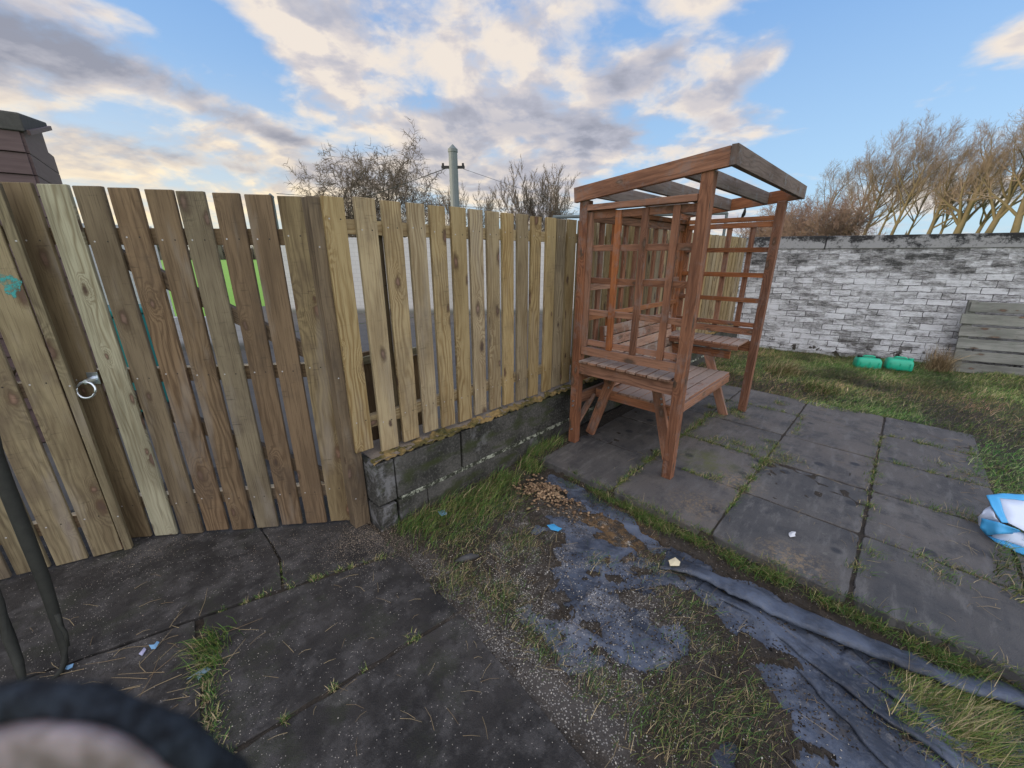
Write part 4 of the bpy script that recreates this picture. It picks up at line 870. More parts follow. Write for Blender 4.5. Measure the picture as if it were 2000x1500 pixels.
# tussocks by the lawn edge and the dead clump by the plank panel
def tussock(c, n, rad, h, label, cols, seed, lean, name='grass_tussock', grp=None):
    xy = np.array(c)[:2] + np.random.default_rng(seed).standard_normal((n, 2)) * rad
    o = blades(name, xy, np.full(n, .03), h, .0022, lean, label, cols, seed, curl=.9, cat='grass clump'); del o['kind']
    if grp: o['group'] = grp
tussock((5.35, -.95), 1500, .10, (.08, .20), 'pale straw coloured grass tussock beside the arbour on the lawn', dead + [(2, GR)], 351, (-.1, -.5), grp='dead grass clumps')
tussock((7.02, -2.47), 900, .06, (.14, .32), 'dead brown grass clump at the left end of the grey plank panel', [(4, (.30, .21, .12)), (3, BR), (2, ST)], 352, (0, -.1), grp='dead grass clumps')
tussock((4.85, -1.45), 700, .09, (.05, .11), 'low brown green tussock at the corner of the patio', mixed, 353, (-.4, -.3), grp='dead grass clumps')
# straw stalks
def stalks(name, lst, label, mat=M_chip):
    mb = MB(); vs = []; 
    o = None; mbs = MB()
    for (x, y, a, L, zz, r) in lst:
        z0 = zz; p0 = Vector((x, y, z0)); d = Vector((math.cos(a), math.sin(a), 0)); b = random.uniform(-.3, .3)
        d2 = Vector((math.cos(a + b), math.sin(a + b), random.uniform(-.05, .25)))
        mbs.tube([p0, p0 + d * L * .5 + Vector((0, 0, .006)), p0 + d * L * .5 + d2 * L * .5], [r, r * .8, r * .5], 4)
    o = mbs.build(name, material(name + '_mat', lambda t, b: t.mix(t.attr('rn'), (.36, .29, .17), (.17, .12, .07)), .8), bevel=0); tag(o, label, 'straw', kind='stuff')
L_ = []
for k in range(46):
    x = random.gauss(-1.02, .16); y = random.gauss(-.22, .16); L_.append((x, y, random.gauss(-.25, .6) + math.pi * random.randint(0, 1), random.uniform(.04, .17), .004, .0012))
for k in range(60): L_.append((random.uniform(-.8, -.05), random.uniform(-1.5, -.1), random.uniform(0, 6.28), random.uniform(.02, .09), .004, .0009))
for k in range(34): L_.append((random.uniform(-2, -.9), random.uniform(-.2, .5), random.uniform(0, 6.28), random.uniform(.02, .10), .004, .001))
stalks('path_straw', L_, 'dry straw stalks scattered over the dark concrete path')
L_ = []
for k in range(130):
    x, y = random.uniform(.0, 1.1), random.uniform(-2.2, -.3); L_.append((x, y, random.uniform(0, 6.28), random.uniform(.03, .13), float(max(soilh(np.array([x]), np.array([y]))[0], -.02)) + .004, .0009))
for k in range(50): L_.append((random.gauss(.3, .12), random.gauss(-.62, .12), random.gauss(-2.2, .5), random.uniform(.06, .16), .0, .0009))
stalks('bed_straw', L_, 'dry straw stalks scattered over the muddy bed')
L_ = [(random.uniform(1.3, 4.2), random.uniform(-2.6, -.4), random.uniform(0, 6.28), random.uniform(.02, .08), .054, .0009) for k in range(90)] + [(random.uniform(1.6, 4.), random.gauss(-2.55, .08), random.uniform(0, 6.28), random.uniform(.04, .14), .058, .001) for k in range(90)]
stalks('patio_straw', L_, 'wisps of dry grass lying on the patio slabs')
# heap of brown stones and scattered chips
def pebbles(name, xy, z, sz, cols, label, seed, cat='gravel', flat=.6):
    r = np.random.default_rng(seed); n = len(xy); base = np.array([(1, 0, 0), (-1, 0, 0), (0, 1, 0), (0, -1, 0), (0, 0, 1), (0, 0, -1), (.7, .7, .2), (-.7, .7, -.1), (.7, -.7, .1), (-.7, -.7, .2)])
    F = np.array([(0, 6, 4), (6, 2, 4), (2, 7, 4), (7, 1, 4), (1, 9, 4), (9, 3, 4), (3, 8, 4), (8, 0, 4), (6, 0, 5), (2, 6, 5), (7, 2, 5), (1, 7, 5), (9, 1, 5), (3, 9, 5), (8, 3, 5), (0, 8, 5)])
    s = r.uniform(sz[0], sz[1], (n, 1, 1)) * r.uniform(.6, 1.2, (n, 1, 3)) * np.array([1, 1, flat]); v = base[None] * s * r.uniform(.8, 1.2, (n, 10, 3))
    a = r.uniform(0, 6.28, n); ca, sa = np.cos(a)[:, None], np.sin(a)[:, None]; tlt = r.uniform(-.5, .5, (n, 1))
    x = v[..., 0] * ca - v[..., 1] * sa; y = v[..., 0] * sa + v[..., 1] * ca; zz = v[..., 2] + x * tlt
    v = np.stack([x + xy[:, :1], y + xy[:, 1:], zz + z[:, None]], -1).reshape(-1, 3); f = (F[None] + np.arange(n)[:, None, None] * 10).reshape(-1, 3)
    c = np.array(cols)[r.integers(0, len(cols), n)] * r.uniform(.6, 1.3, (n, 1)); o = npmesh(name, v, f, M_chip, col=np.repeat(c, 10, 0)); tag(o, label, cat, kind='stuff')
r = np.random.default_rng(5); xy = np.stack([.98 + r.standard_normal(520) * .075 + .0, -.50 + r.standard_normal(520) * .13], 1); xy[:, 0] += (xy[:, 1] + .5) * -.1
pebbles('stone_heap', xy, gh(xy) + .006 + r.uniform(0, .012, 520), (.006, .014), [(.23, .15, .09), (.30, .21, .13), (.17, .11, .07)], 'small heap of brown stones by the near corner of the patio', 6)
xy = scat(16000, -2.4, -.0, -1.9, 1.0, 7, lambda x, y: .06 + 5 * np.clip(fbm(x, y, .25, 8, 5) - .50, 0, 1)); zz = np.full(len(xy), .003); zz[(xy[:, 0] < -.95) & (xy[:, 1] < 0)] = .0
pebbles('path_grit', xy, zz, (.0005, .0024), [(.40, .37, .33), (.30, .28, .26), (.50, .46, .40)], 'pale grit and sawdust specks on the dark concrete path', 9, 'grit', .4)
xy = scat(15000, -.15, 1.1, -2.3, -.2, 17, lambda x, y: np.clip((fbm(x, y, .25, 18) - .42) * 5, 0, 1) * np.exp(-((x - .3) / .42) ** 2 - ((y + 1.05) / .65) ** 2))
ck = scat(26000, -.12, 1.22, -2.9, -.2, 37, lambda x, y: np.clip((fbm(x, y, .18, 38) - .40) * 4, 0.03, 1)); pebbles('soil_crumbs', ck, np.maximum(gh(ck), filmh(ck[:, 0], ck[:, 1])) + .001, (.001, .0045), [(.045, .035, .026), (.07, .055, .04), (.10, .08, .06), (.03, .024, .018)], 'dark crumbs of soil over the bed and the plastic', 39, 'soil', .6)
pebbles('bed_sawdust', xy, np.maximum(gh(xy), filmh(xy[:, 0], xy[:, 1])) + .002, (.001, .0035), [(.46, .43, .38), (.36, .34, .31), (.52, .48, .42)], 'pale sawdust and wood chips over the mud and plastic', 19, 'sawdust', .5)
rg = np.random.default_rng(27); xy = np.concatenate([np.array([-.10, .02]) + rg.standard_normal((4200, 2)) * (.13, .10), np.array([-.03, -.16]) + rg.standard_normal((1500, 2)) * (.08, .08), np.array([-.95, .72]) + rg.standard_normal((500, 2)) * (.16, .06), np.array([-.5, .32]) + rg.standard_normal((400, 2)) * (.3, .05)]); xy = xy[(xy[:, 1] < .9) & ((xy[:, 0] < -.01) | (xy[:, 1] < -.01))]; pebbles('fence_sawdust', xy, np.full(len(xy), .003), (.0005, .0022), [(.45, .36, .27), (.30, .25, .20), (.20, .17, .14)], 'fresh sawdust at the foot of the gate post', 29, 'sawdust', .5)
# scraps
def scrap(pts, z, label, mat=M_scrap, name='plastic_scrap', grp='scraps of torn plastic', cat='scrap'):
    c = Vector((sum(p[0] for p in pts) / len(pts), sum(p[1] for p in pts) / len(pts), z)); n = len(pts)
    top = [(p[0] - c.x, p[1] - c.y, .006 + random.uniform(-.003, .006)) for p in pts]; bt_ = [(a, b_, h - .0012) for a, b_, h in top]
    me = bpy.data.meshes.new(name); me.from_pydata(top + [(0, 0, .014)] + bt_ + [(0, 0, .0125)], [], [(i, (i + 1) % n, n) for i in range(n)] + [(n + 1 + (i + 1) % n, n + 1 + i, 2 * n + 1) for i in range(n)] + [((i + 1) % n, i, n + 1 + i, n + 1 + (i + 1) % n) for i in range(n)])
    me.materials.append(mat); o = link(bpy.data.objects.new(name, me)); o.location = c; tag(o, label, cat, grp)
def ppoly(l, z=0): return [tuple(P(u, v, z))[:2] for u, v in l][::-1]
scrap(ppoly([(1068, 1026), (1082, 1025), (1090, 1031), (1098, 1032), (1090, 1038), (1076, 1034)]), -.005, 'bright blue plastic scrap on the mud below the brown stones', material('bright_blue_scrap', lambda t, b: (.05, .28, .55), .5))
scrap(ppoly([(366, 1332), (385, 1316), (408, 1306), (413, 1309), (398, 1322), (388, 1330), (384, 1322)]), .002, 'largest grey blue torn scrap beside the lower left grass tuft', material('grey_blue_scrap', lambda t, b: (.20, .29, .36), .6))
scrap(ppoly([(292, 1264), (300, 1268), (308, 1256), (313, 1258), (305, 1271), (297, 1271)]), .002, 'small pale blue scrap left of the grass tuft among the straw', M_scrap)
scrap(ppoly([(272, 1280), (283, 1268), (287, 1272), (279, 1284)]), .002, 'pale violet scrap among the straw, nearest the dark stem', material('violet_scrap', lambda t, b: (.38, .38, .55), .6))
scrap(ppoly([(128, 1303), (146, 1300), (142, 1305), (134, 1311), (128, 1310)]), .002, 'pale blue scrap at the foot of the hooked dark stem', M_scrap)
scrap(ppoly([(855, 1002), (868, 998), (874, 1006), (862, 1010)]), .004, 'pale blue scrap in the grass at the foot of the block wall', M_scrap)
scrap(ppoly([(1540, 1042), (1546, 1039), (1554, 1041), (1552, 1046), (1553, 1050), (1543, 1051), (1540, 1047)], .05), .051, 'white scrap lying on a patio slab', material('white_scrap', lambda t, b: (.6, .62, .66), .6))
scrap(ppoly([(1305, 1100), (1318, 1094), (1328, 1102), (1326, 1110), (1308, 1110)]), .01, 'cream lump of foam on the plastic beside the patio', material('cream_foam', lambda t, b: (.62, .55, .38), .8), 'foam_lump', None, 'foam')
# flat stone lying by the slab edge
o = empty('flat_stone', P(912, 1092, -.005)); tag(o, 'flat brown stone lying where the dark path meets the mud', 'stone'); mb = MB()
mb.tube([(-.055, .03, .0), (-.02, .012, .006), (.02, -.008, .008), (.06, -.028, .0)], [.006, .018, .020, .006], 8); mb.build('stone_body', M_slab, o, bevel=0, smooth=True)
# carrier bag at the right edge: white with blue panels, folded and crumpled
bg_ = empty('carrier_bag', P(1990, 1050, .05)); tag(bg_, 'crumpled white and sky blue plastic bag on the patio at the right edge', 'bag')
def BP(u, v, z): return P(u, v, z) - bg_.location
def bagpart(name, pts, faces, mat, th=.004):
    me = bpy.data.meshes.new(name); me.from_pydata([tuple(p) for p in pts], [], faces); me.materials.append(mat); o = link(bpy.data.objects.new(name, me), bg_)
    s = o.modifiers.new('s', 'SUBSURF'); s.levels = s.render_levels = 2; s.subdivision_type = 'SIMPLE'
    tx = bpy.data.textures.new(name, 'CLOUDS'); tx.noise_scale = .06; d = o.modifiers.new('d', 'DISPLACE'); d.texture = tx; d.strength = .018; d.mid_level = .5
    so_ = o.modifiers.new('t', 'SOLIDIFY'); so_.thickness = th; me.polygons.foreach_set('use_smooth', [True] * len(me.polygons)); return o
# body (white), border (blue), underside fold (blue)
bagpart('bag_panel', [BP(1951, 974, .24), BP(2010, 978, .25), BP(2080, 1000, .2), BP(2080, 1090, .1), BP(2000, 1038, .15), BP(1968, 1022, .17)], [(0, 1, 2, 3, 4, 5)], M_bagw)
bagpart('bag_border', [BP(1926, 968, .24), BP(1958, 964, .255), BP(2010, 968, .26), BP(2010, 978, .252), BP(1951, 974, .242), BP(1968, 1022, .172), BP(1955, 1021, .17), BP(1938, 990, .215)], [(0, 1, 2, 3, 4), (0, 4, 5, 6, 7)], M_bagb)
bagpart('bag_gusset', [BP(1936, 988, .2), BP(1945, 1010, .19), BP(1930, 1012, .16), BP(1913, 1010, .13), BP(1915, 1003, .16), BP(1912, 1025, .09), BP(1930, 1045, .06), BP(1960, 1030, .12)], [(0, 1, 2, 3, 4), (3, 2, 7, 6, 5), (2, 1, 7)], M_bagw)
bagpart('bag_fold', [BP(1919, 1012, .15), BP(1950, 1020, .17), BP(1990, 1034, .16), BP(1996, 1040, .12), BP(1950, 1043, .12), BP(1928, 1046, .07), BP(1914, 1030, .10)], [(0, 1, 4, 5, 6), (1, 2, 3, 4)], M_bagb)
bagpart('bag_panel', [BP(1948, 1030, .135), BP(1995, 1040, .13), BP(2060, 1060, .11), BP(2060, 1110, .055), BP(1990, 1068, .055), BP(1935, 1050, .055)], [(0, 1, 2, 3, 4, 5)], M_bagw)
bagpart('bag_border', [BP(1928, 1048, .057), BP(1945, 1052, .058), BP(1990, 1066, .07), BP(2060, 1096, .07), BP(2060, 1116, .052), BP(1985, 1077, .052), BP(1945, 1060, .052)], [(0, 1, 2, 3, 4, 5, 6)], M_bagb)

# ------------------------------------------------------------ beyond the fences
nw = empty('neighbour_wall', (0, 0, 0)); tag(nw, 'pale painted brick wall seen between the pickets behind the fence', 'wall')
def rawwall(parent, p, q, h, th, mat, name, z0=-.03):
    p = Vector((p[0], p[1], 0)); q = Vector((q[0], q[1], 0)); d = (q - p); L = d.length; d.normalize(); n = Vector((-d.y, d.x, 0)); mb = MB()
    v = [p, q, q + n * th, p + n * th]; mb.v = [tuple(a + Vector((0, 0, z0))) for a in v] + [tuple(a + Vector((0, 0, h))) for a in v]
    for f, l in (((0, 1, 5, 4), L), ((1, 2, 6, 5), th), ((2, 3, 7, 6), L), ((3, 0, 4, 7), th), ((3, 2, 1, 0), L), ((4, 5, 6, 7), L)):
        mb.f.append(f); mb.uv += [(0, 0), (l, 0), (l, h), (0, h)]; mb.rn += [.5] * 4; mb.ti += [.5] * 4
    return mb.build(name, mat, parent, bevel=.006)
a1 = P(528, 610); a2 = P(1190, 612); rawwall(nw, a1, a2, 2.02, .2, M_white, 'wall_face')
a3 = P(150, 640); a4 = P(312, 632); a3 = Q(150, 480, 7.6); a4 = Q(306, 480, 8.6)
n2 = empty('neighbour_wall', (0, 0, 0)); tag(n2, 'pale painted brick wall behind the ringed gate, left of the green field', 'wall'); rawwall(n2, a3, a4, 2.12, .2, M_white, 'wall_face')
n3 = empty('low_wall', (0, 0, 0)); tag(n3, 'knee high pale wall in front of the green field behind the gate', 'wall'); rawwall(n3, P(320, 682), P(520, 680), .55, .12, M_white, 'wall_face')
# teal bin behind the gate
tb = empty('wheeled_bin', Q(212, 560, 3.9) * 1.0, -.8); tb.location.z = -.02; tag(tb, 'teal plastic bin glimpsed between the boards of the ringed gate', 'bin'); mb = MB()
mb.box(Matrix.Translation((0, 0, .08)), .50, .55, .95); mb.build('bin_body', M_teal, tb, bevel=.03); mb = MB(); mb.box(Matrix.Translation((0, 0, 1.03)), .55, .60, .06); mb.build('bin_lid', M_teal, tb, bevel=.02)
for s in (-.2, .2):
    mb = MB(); mb.tube([(s, .26, .09), (s + .04, .26, .09)], .10, 16); mb.build('bin_wheel', M_black, tb, bevel=0)
# planter box behind the fence
pb = empty('planter_box', (.55, .62, -.02)); tag(pb, 'dark timber box standing just behind the first pickets', 'planter')
for k in range(5):
    mb = MB(); mb.box(Matrix.Translation((-.35 + k * .115, 0, .0)), .105, .03, .98 - k * .03, .2); mb.build('side_board', W_gate, pb)
mb = MB(); mb.bar((-.42, -.03, .90), (.25, -.03, .90), .03, .05); mb.build('top_batten', W_pale, pb)
# shed
sd = Vector((.112, .994, 0)).normalized(); sx_ = Vector((-sd.y, sd.x, 0)); SN = Vector((-1.020, 3.2, 0)); SL = 1.05
sh = empty('garden_shed', (SN.x, SN.y, -.02)); tag(sh, 'dark brown weatherboarded shed with a felt roof above the left gate', 'shed')
Dn = (SN - CAM).dot(FW); Df = (SN + sd * SL - CAM).dot(FW); zn = Q(45, 258, Dn).z + .02; zf_ = Q(88, 246, Df).z + .02; tn = Q(45, 220, Dn).z + .02; tf = Q(90, 236, Df).z + .02
for k in range(17):                                                              # lapped boards, front and side
    z = k * .155
    if z + .155 < zn + .05: mb = MB(); mb.bar(-sd * .002 + sx_ * 1.9 + Vector((0, 0, z + .08)), -sd * .010 + Vector((0, 0, z + .08)), .022, .152, up=(0, .10, 1)); mb.build('front_board', M_shed, sh, bevel=.002)
    if z + .155 < zn + .02:
        mb = MB(); mb.bar(-sx_ * .006 + Vector((0, 0, z + .08)), -sx_ * .006 + sd * SL + Vector((0, 0, z + .08)), .022, .150); mb.build('side_board', M_shed, sh, bevel=.002)
def prism(name, pts_lo, pts_hi, mat, bev=0):
    n = len(pts_lo); me = bpy.data.meshes.new(name); me.from_pydata([tuple(p) for p in pts_lo + pts_hi], [], [tuple(range(n))[::-1], tuple(range(n, 2 * n))] + [(i, (i + 1) % n, n + (i + 1) % n, n + i) for i in range(n)])
    me.materials.append(mat); o = link(bpy.data.objects.new(name, me), sh)
    if bev: m_ = o.modifiers.new('b', 'BEVEL'); m_.width = bev; m_.segments = 3
    return o
c4 = lambda g, e, za, zb: [-sx_ * e - sd * g + Vector((0, 0, za)), -sx_ * e + sd * (SL + g) + Vector((0, 0, zb)), sx_ * 1.95 + sd * (SL + g) + Vector((0, 0, zb)), sx_ * 1.95 - sd * g + Vector((0, 0, za))]
prism('shed_frame', c4(-.01, -.01, 0, 0), c4(-.01, -.01, zn - .01, zf_ - .01), M_shed)
prism('felt_roof', c4(.03, .035, zn, zf_), c4(.03, .035, tn, tf), M_felt, .012)
mb = MB(); mb.bar(-sx_ * .05 - sd * .02 + Vector((0, 0, zn - .0)), -sx_ * .05 + sd * (SL + .04) + Vector((0, 0, zf_ - .0)), .018, .035); mb.build('fascia_board', M_shed, sh, bevel=.002)
# utility pole and wires
def pole(u, vt, D, r, label, arm=True):
    b = Q(u, 480, D); top = Q(u, vt, D).z; o = empty('utility_pole', (b.x, b.y, -.03)); tag(o, label, 'pole', 'utility poles behind the fence')
    mb = MB(); mb.tube([(0, 0, 0), (0, 0, top - .12)], [r * 1.08, r], 16); mb.build('pole_shaft', M_pole, o, bevel=0, smooth=False)
    mb = MB(); mb.tube([(0, 0, top - .13), (0, 0, top - .06), (0, 0, top - .055), (0, 0, top + .04)], [r * 1.12, r * 1.12, r * 1.0, r * .12], 16); mb.build('pole_cap', M_pole, o, bevel=0)
    if arm:
        mb = MB(); ax = Vector((hy, -hx, 0)); c = Vector((0, 0, Q(u, 324, D).z))
        mb.bar(c - ax * .30, c + ax * .28, .05, .06); mb.build('cross_arm', M_black, o)
        for s in (-.26, .24): mb = MB(); mb.tube([c + ax * s + Vector((0, 0, .02)), c + ax * s + Vector((0, 0, .09))], .028, 8); mb.build('insulator', M_black, o, bevel=0)
        mb = MB(); mb.bar(Vector((0, 0, Q(u, 302, D).z)) - ax * .05, Vector((0, 0, Q(u, 311, D).z)) - ax * .05, .06, .05); mb.build('bracket', M_black, o)
    return o
pole(892, 283, 11., .108, 'grey green pole with a short cross arm behind the fence'); pole(545, 378, 17., .11, 'slim pale blue pole top just above the gate', False)
def wire(pts, sag, r, label, grp='overhead wires'):
    o_ = MB(); a, b = pts; q = [a.lerp(b, t / 24) - Vector((0, 0, sag * 4 * (t / 24) * (1 - t / 24))) for t in range(25)]; o_.tube(q, r, 4)
    tag(o_.build('overhead_wire', M_black, None, bevel=0), label, 'wire', grp)
wire((Q(873, 328, 11.), Q(560, 425, 26.)), .15, .011, 'thick cable running down left from the pole cross arm')
wire((Q(905, 330, 11.), Q(1260, 452, 30.)), .0, .005, 'thin wire running right from the pole cross arm to the fence top')
wire((Q(540, 378, 17.), Q(1700, 440, 60.)), .35, .010, 'thin wire from the slim pole passing behind the arbour roof')
gt = empty('grey_pipe', Q(1080, 424, 9)); tag(gt, 'long grey pipe above the fence just left of the arbour', 'pipe'); mb = MB(); mb.tube([Vector((0, 0, 0)), Q(1420, 404 + 12, 9.) - gt.location], .035, 10); mb.build('pipe_run', M_pole, gt, bevel=0)
for t in (.0, 1.):
    e_ = (Q(1420, 416, 9.) - gt.location) * t; mb = MB(); mb.tube([e_, Vector((e_.x, e_.y, -gt.location.z))], .03, 8); mb.build('pipe_post', M_pole, gt, bevel=0)

# ------------------------------------------------------------ bare trees
class Tree:
    def __init__(s, seed): s.r = random.Random(seed); s.seg = []; s.tw = []
    def grow(s, p, d, L, rad, lev, cfg):
        r = s.r; n = cfg['n'][lev]; st = L / n; out = []; kids = cfg['kids'][lev] if lev < len(cfg['kids']) else 0
        for i in range(n):
            w = cfg['wob'][lev]; d = (d + Vector((r.gauss(0, w), r.gauss(0, w), r.gauss(0, w))) + Vector(cfg['trop'][lev])).normalized()
            q = p + d * st; r0 = rad * (1 - .8 * i / n); r1 = rad * (1 - .8 * (i + 1) / n)
            (s.seg if lev <= cfg['thick'] else s.tw).append((p, q, r0, r1)); p = q
            if kids and (i + 1) / n > cfg['bare'][lev]:
                for _ in range(kids if lev else r.choice((kids, kids, kids + 1))):
                    a = r.uniform(0, 6.283); ax = d.cross(Vector((math.cos(a), math.sin(a), .3))).normalized(); an = r.uniform(*cfg['ang'][lev])
                    nd = (d * math.cos(an) + ax * math.sin(an)).normalized()
                    s.grow(q, nd, L * cfg['len'][lev] * r.uniform(.6, 1.15) * (1 - .35 * i / n), max(r1 * .62, cfg['rmin']), lev + 1, cfg)
def segmesh(name, segs, k, mat, parent):
    p = np.array([tuple(a[0]) for a in segs]); q = np.array([tuple(a[1]) for a in segs]); r0 = np.array([a[2] for a in segs]); r1 = np.array([a[3] for a in segs])
    t = q - p; t /= np.linalg.norm(t, axis=1)[:, None] + 1e-9; h = np.where(np.abs(t[:, 2:3]) < .8, [[0, 0, 1.]], [[1., 0, 0]]); a = np.cross(t, h); a /= np.linalg.norm(a, axis=1)[:, None]; b = np.cross(t, a)
    v = []
    for c, rr in ((p, r0), (q + t * r1[:, None] * .5, r1)):
        for i in range(k): an = 2 * np.pi * i / k; v.append(c + (a * np.cos(an) + b * np.sin(an)) * rr[:, None])
    v = np.stack(v, 1).reshape(-1, 3); base = np.arange(len(segs))[:, None] * 2 * k
    f = np.concatenate([base + np.array([i, (i + 1) % k, k + (i + 1) % k, k + i])[None] for i in range(k)])
    return npmesh(name, v, f, mat, parent, smooth=True)
def tree(loc, seed, starts, cfg, label, mt, mw, name='bare_tree', grp=None, top=None):
    o = empty(name, loc); tag(o, label, 'tree', grp); T = Tree(seed)
    for (off, d, L, rad) in starts: T.grow(Vector(off), Vector(d).normalized(), L, rad, 0, cfg)
    if top:                                                        # grown to its real height
        zs = sorted(a[1].z for a in T.seg + T.tw); k = top / zs[int(len(zs) * .998)]
        T.seg = [(a * k, b_ * k, r0, r1) for a, b_, r0, r1 in T.seg]; T.tw = [(a * k, b_ * k, r0, r1) for a, b_, r0, r1 in T.tw]
    if T.seg: segmesh('trunk', T.seg, 6, mt, o)
    if T.tw: segmesh('crown', T.tw, 3, mw, o)
    return o, len(T.seg) + len(T.tw)
def cfg_wind(lean, H):
    tr = RT * lean
    return dict(n=(12, 9, 7, 5, 3), kids=(2, 2, 2, 1), wob=(.035, .08, .11, .14, .16), trop=(tuple(tr * .006 + Vector((0, 0, .04))), tuple(tr * .012 + Vector((0, 0, .07))), tuple(tr * .03 + Vector((0, 0, .08))), tuple(tr * .06 + Vector((0, 0, .07))), tuple(tr * .08 + Vector((0, 0, .05)))),
                bare=(.44, .35, .28, .2), ang=((.45, 1.0), (.4, .95), (.4, .95), (.35, .8)), len=(.52, .52, .46, .42), thick=1, rmin=.0055)
tot_seg = 0
# (u of the foot at the wall top, distance, top row, trunk radius, lean, label)
row = [(1585, 40, 312, .15, .5, 'small bare tree rising behind the reddish bush, leftmost of the row'), (1640, 36, 275, .18, .6, 'bare tree behind the right side of the reddish bush'),
       (1672, 34, 245, .19, .8, 'bare tree just right of the reddish bush'), (1700, 38, 235, .13, .8, 'thin bare trunk between the bush and the tallest left crown'),
       (1724, 33, 222, .16, .8, 'windswept bare tree with the tallest crown in the left half of the row'), (1757, 37, 262, .13, 1.3, 'slim strongly leaning bare tree near the middle of the row'),
       (1796, 31, 262, .20, .8, 'forked pale trunked bare tree in the middle of the row'), (1820, 36, 255, .14, .8, 'slim bare tree just left of the thickest trunk'),
       (1848, 29, 228, .31, .8, 'thickest trunked bare tree of the windswept row'), (1882, 31, 238, .18, 1.2, 'leaning bare tree just right of the thickest trunk'),
       (1902, 27, 180, .25, .9, 'golden trunked bare tree second from the right edge'), (1968, 24, 128, .25, .15, 'dark trunked bare tree at the right edge'), (2040, 26, 95, .25, .0, 'bare tree cut off by the right edge of the picture')]
for k, (u, D, vt, rad, ln, lb) in enumerate(row):
    b = Q(u, 480, D); H = Q(u, vt, D).z
    _, ns = tree((b.x, b.y, -.1), 500 + k, [((0, 0, 0), tuple(RT * .11 * ln + Vector((0, 0, 1)) + FW * random.uniform(-.05, .05)), H * .80, rad)], cfg_wind(ln, H), lb, B_gold, B_twig, grp='windswept bare trees beyond the boundary wall', top=H); tot_seg += ns
# reddish bush
def bushcfg(): return dict(n=(6, 5, 4, 3), kids=(2, 2, 2), wob=(.12, .2, .24, .2), trop=((0, 0, .02), (0, 0, .04), (0, 0, .03), (0, 0, 0)), bare=(.15, .1, .1), ang=((.4, 1.), (.4, 1.), (.4, 1.1)), len=(.62, .62, .6), thick=0, rmin=.010)
for k, (u, D, vt, w_, n_, lb) in enumerate([(1600, 24, 372, 2.3, 15, 'dense reddish brown leafless bush behind the arbour roof'), (1530, 27, 398, 1.8, 11, 'lower reddish bush behind the right trellis')]):
    b = Q(u, 480, D); H = Q(u, vt, D).z
    _, ns = tree((b.x, b.y, -.1), 600 + k, [((0, 0, 0), tuple(RT * random.uniform(-1.1, 1.1) + FW * random.uniform(-.5, .5) + Vector((0, 0, 1.))), H * .66, .05) for _ in range(n_)], bushcfg(), lb, B_red, B_red, 'bare_bush', 'reddish bare bushes', top=H); tot_seg += ns
# smaller trees behind the picket fence
def willow(): return dict(n=(8, 7, 6, 5), kids=(2, 2, 2), wob=(.10, .22, .28, .30), trop=((0, 0, .03), (0, 0, .04), (0, 0, -.0), (0, 0, -.06)), bare=(.30, .12, .1), ang=((.6, 1.2), (.5, 1.1), (.5, 1.2)), len=(.62, .58, .55), thick=1, rmin=.009)
b = Q(738, 480, 17.); H = Q(742, 264, 17.).z
_, ns = tree((b.x, b.y, 0), 701, [((0, 0, 0), (0, 0, 1), H * .62, .13), ((0, 0, 0), tuple(RT * -.42 + Vector((0, 0, 1))), H * .62, .09), ((0, 0, 0), tuple(RT * .46 + Vector((0, 0, 1))), H * .56, .08), ((0, 0, 0), tuple(RT * -.80 + Vector((0, 0, 1))), H * .62, .07)], willow(), 'twisted bare willow like tree left of the pole behind the fence', B_grey, B_grey, grp='small bare trees behind the picket fence', top=H); tot_seg += ns
def upright(): return dict(n=(8, 6, 5, 4), kids=(1, 2, 2), wob=(.05, .09, .14, .15), trop=((0, 0, .05), (0, 0, .10), (0, 0, .12), (0, 0, .1)), bare=(.30, .15, .1), ang=((.25, .6), (.3, .7), (.3, .8)), len=(.55, .5, .45), thick=0, rmin=.008)
for k, (u, D, vt, n_, sp, lb) in enumerate([(1044, 17, 318, 9, .55, 'fan shaped bare tree between the pole and the arbour'), (925, 22, 362, 3, .4, 'small bare sapling just right of the pole'), (880, 22, 345, 2, .3, 'faint bare sapling just left of the pole')]):
    b = Q(u, 480, D); H = Q(u, vt, D).z; rr = random.Random(90 + k)
    _, ns = tree((b.x, b.y, 0), 710 + k, [((0, 0, 0), tuple(RT * rr.uniform(-sp, sp) + FW * rr.uniform(-.3, .3) + Vector((0, 0, 1))), H * (.66 if k == 0 else .85), .045) for _ in range(n_)], upright(), lb, B_grey, B_grey, grp='small bare trees behind the picket fence', top=H); tot_seg += ns
print('tree segments', tot_seg)
# distant hedge line
xy = np.stack([np.random.default_rng(3).uniform(-1, 1, 9000), np.random.default_rng(4).uniform(0, 1, 9000)], 1)
an_ = R_(YAW) * -1 + xy[:, 0] * 1.05; D_ = 210 + 20 * xy[:, 1]
hx_ = CAM.x + np.sin(an_) * D_; hy_ = CAM.y + np.cos(an_) * D_
hh = 3 + 9 * fbm(an_ * 40, an_ * 0, 1.3, 5)
blades('distant_hedge', np.stack([hx_, hy_], 1), np.full(9000, -.5), (2.5, 7.), .8, (0, 0), 'far off hedge line along the green field', [(2, (.10, .09, .07)), (1, (.14, .12, .08))], 77, curl=.3, cat='hedge')

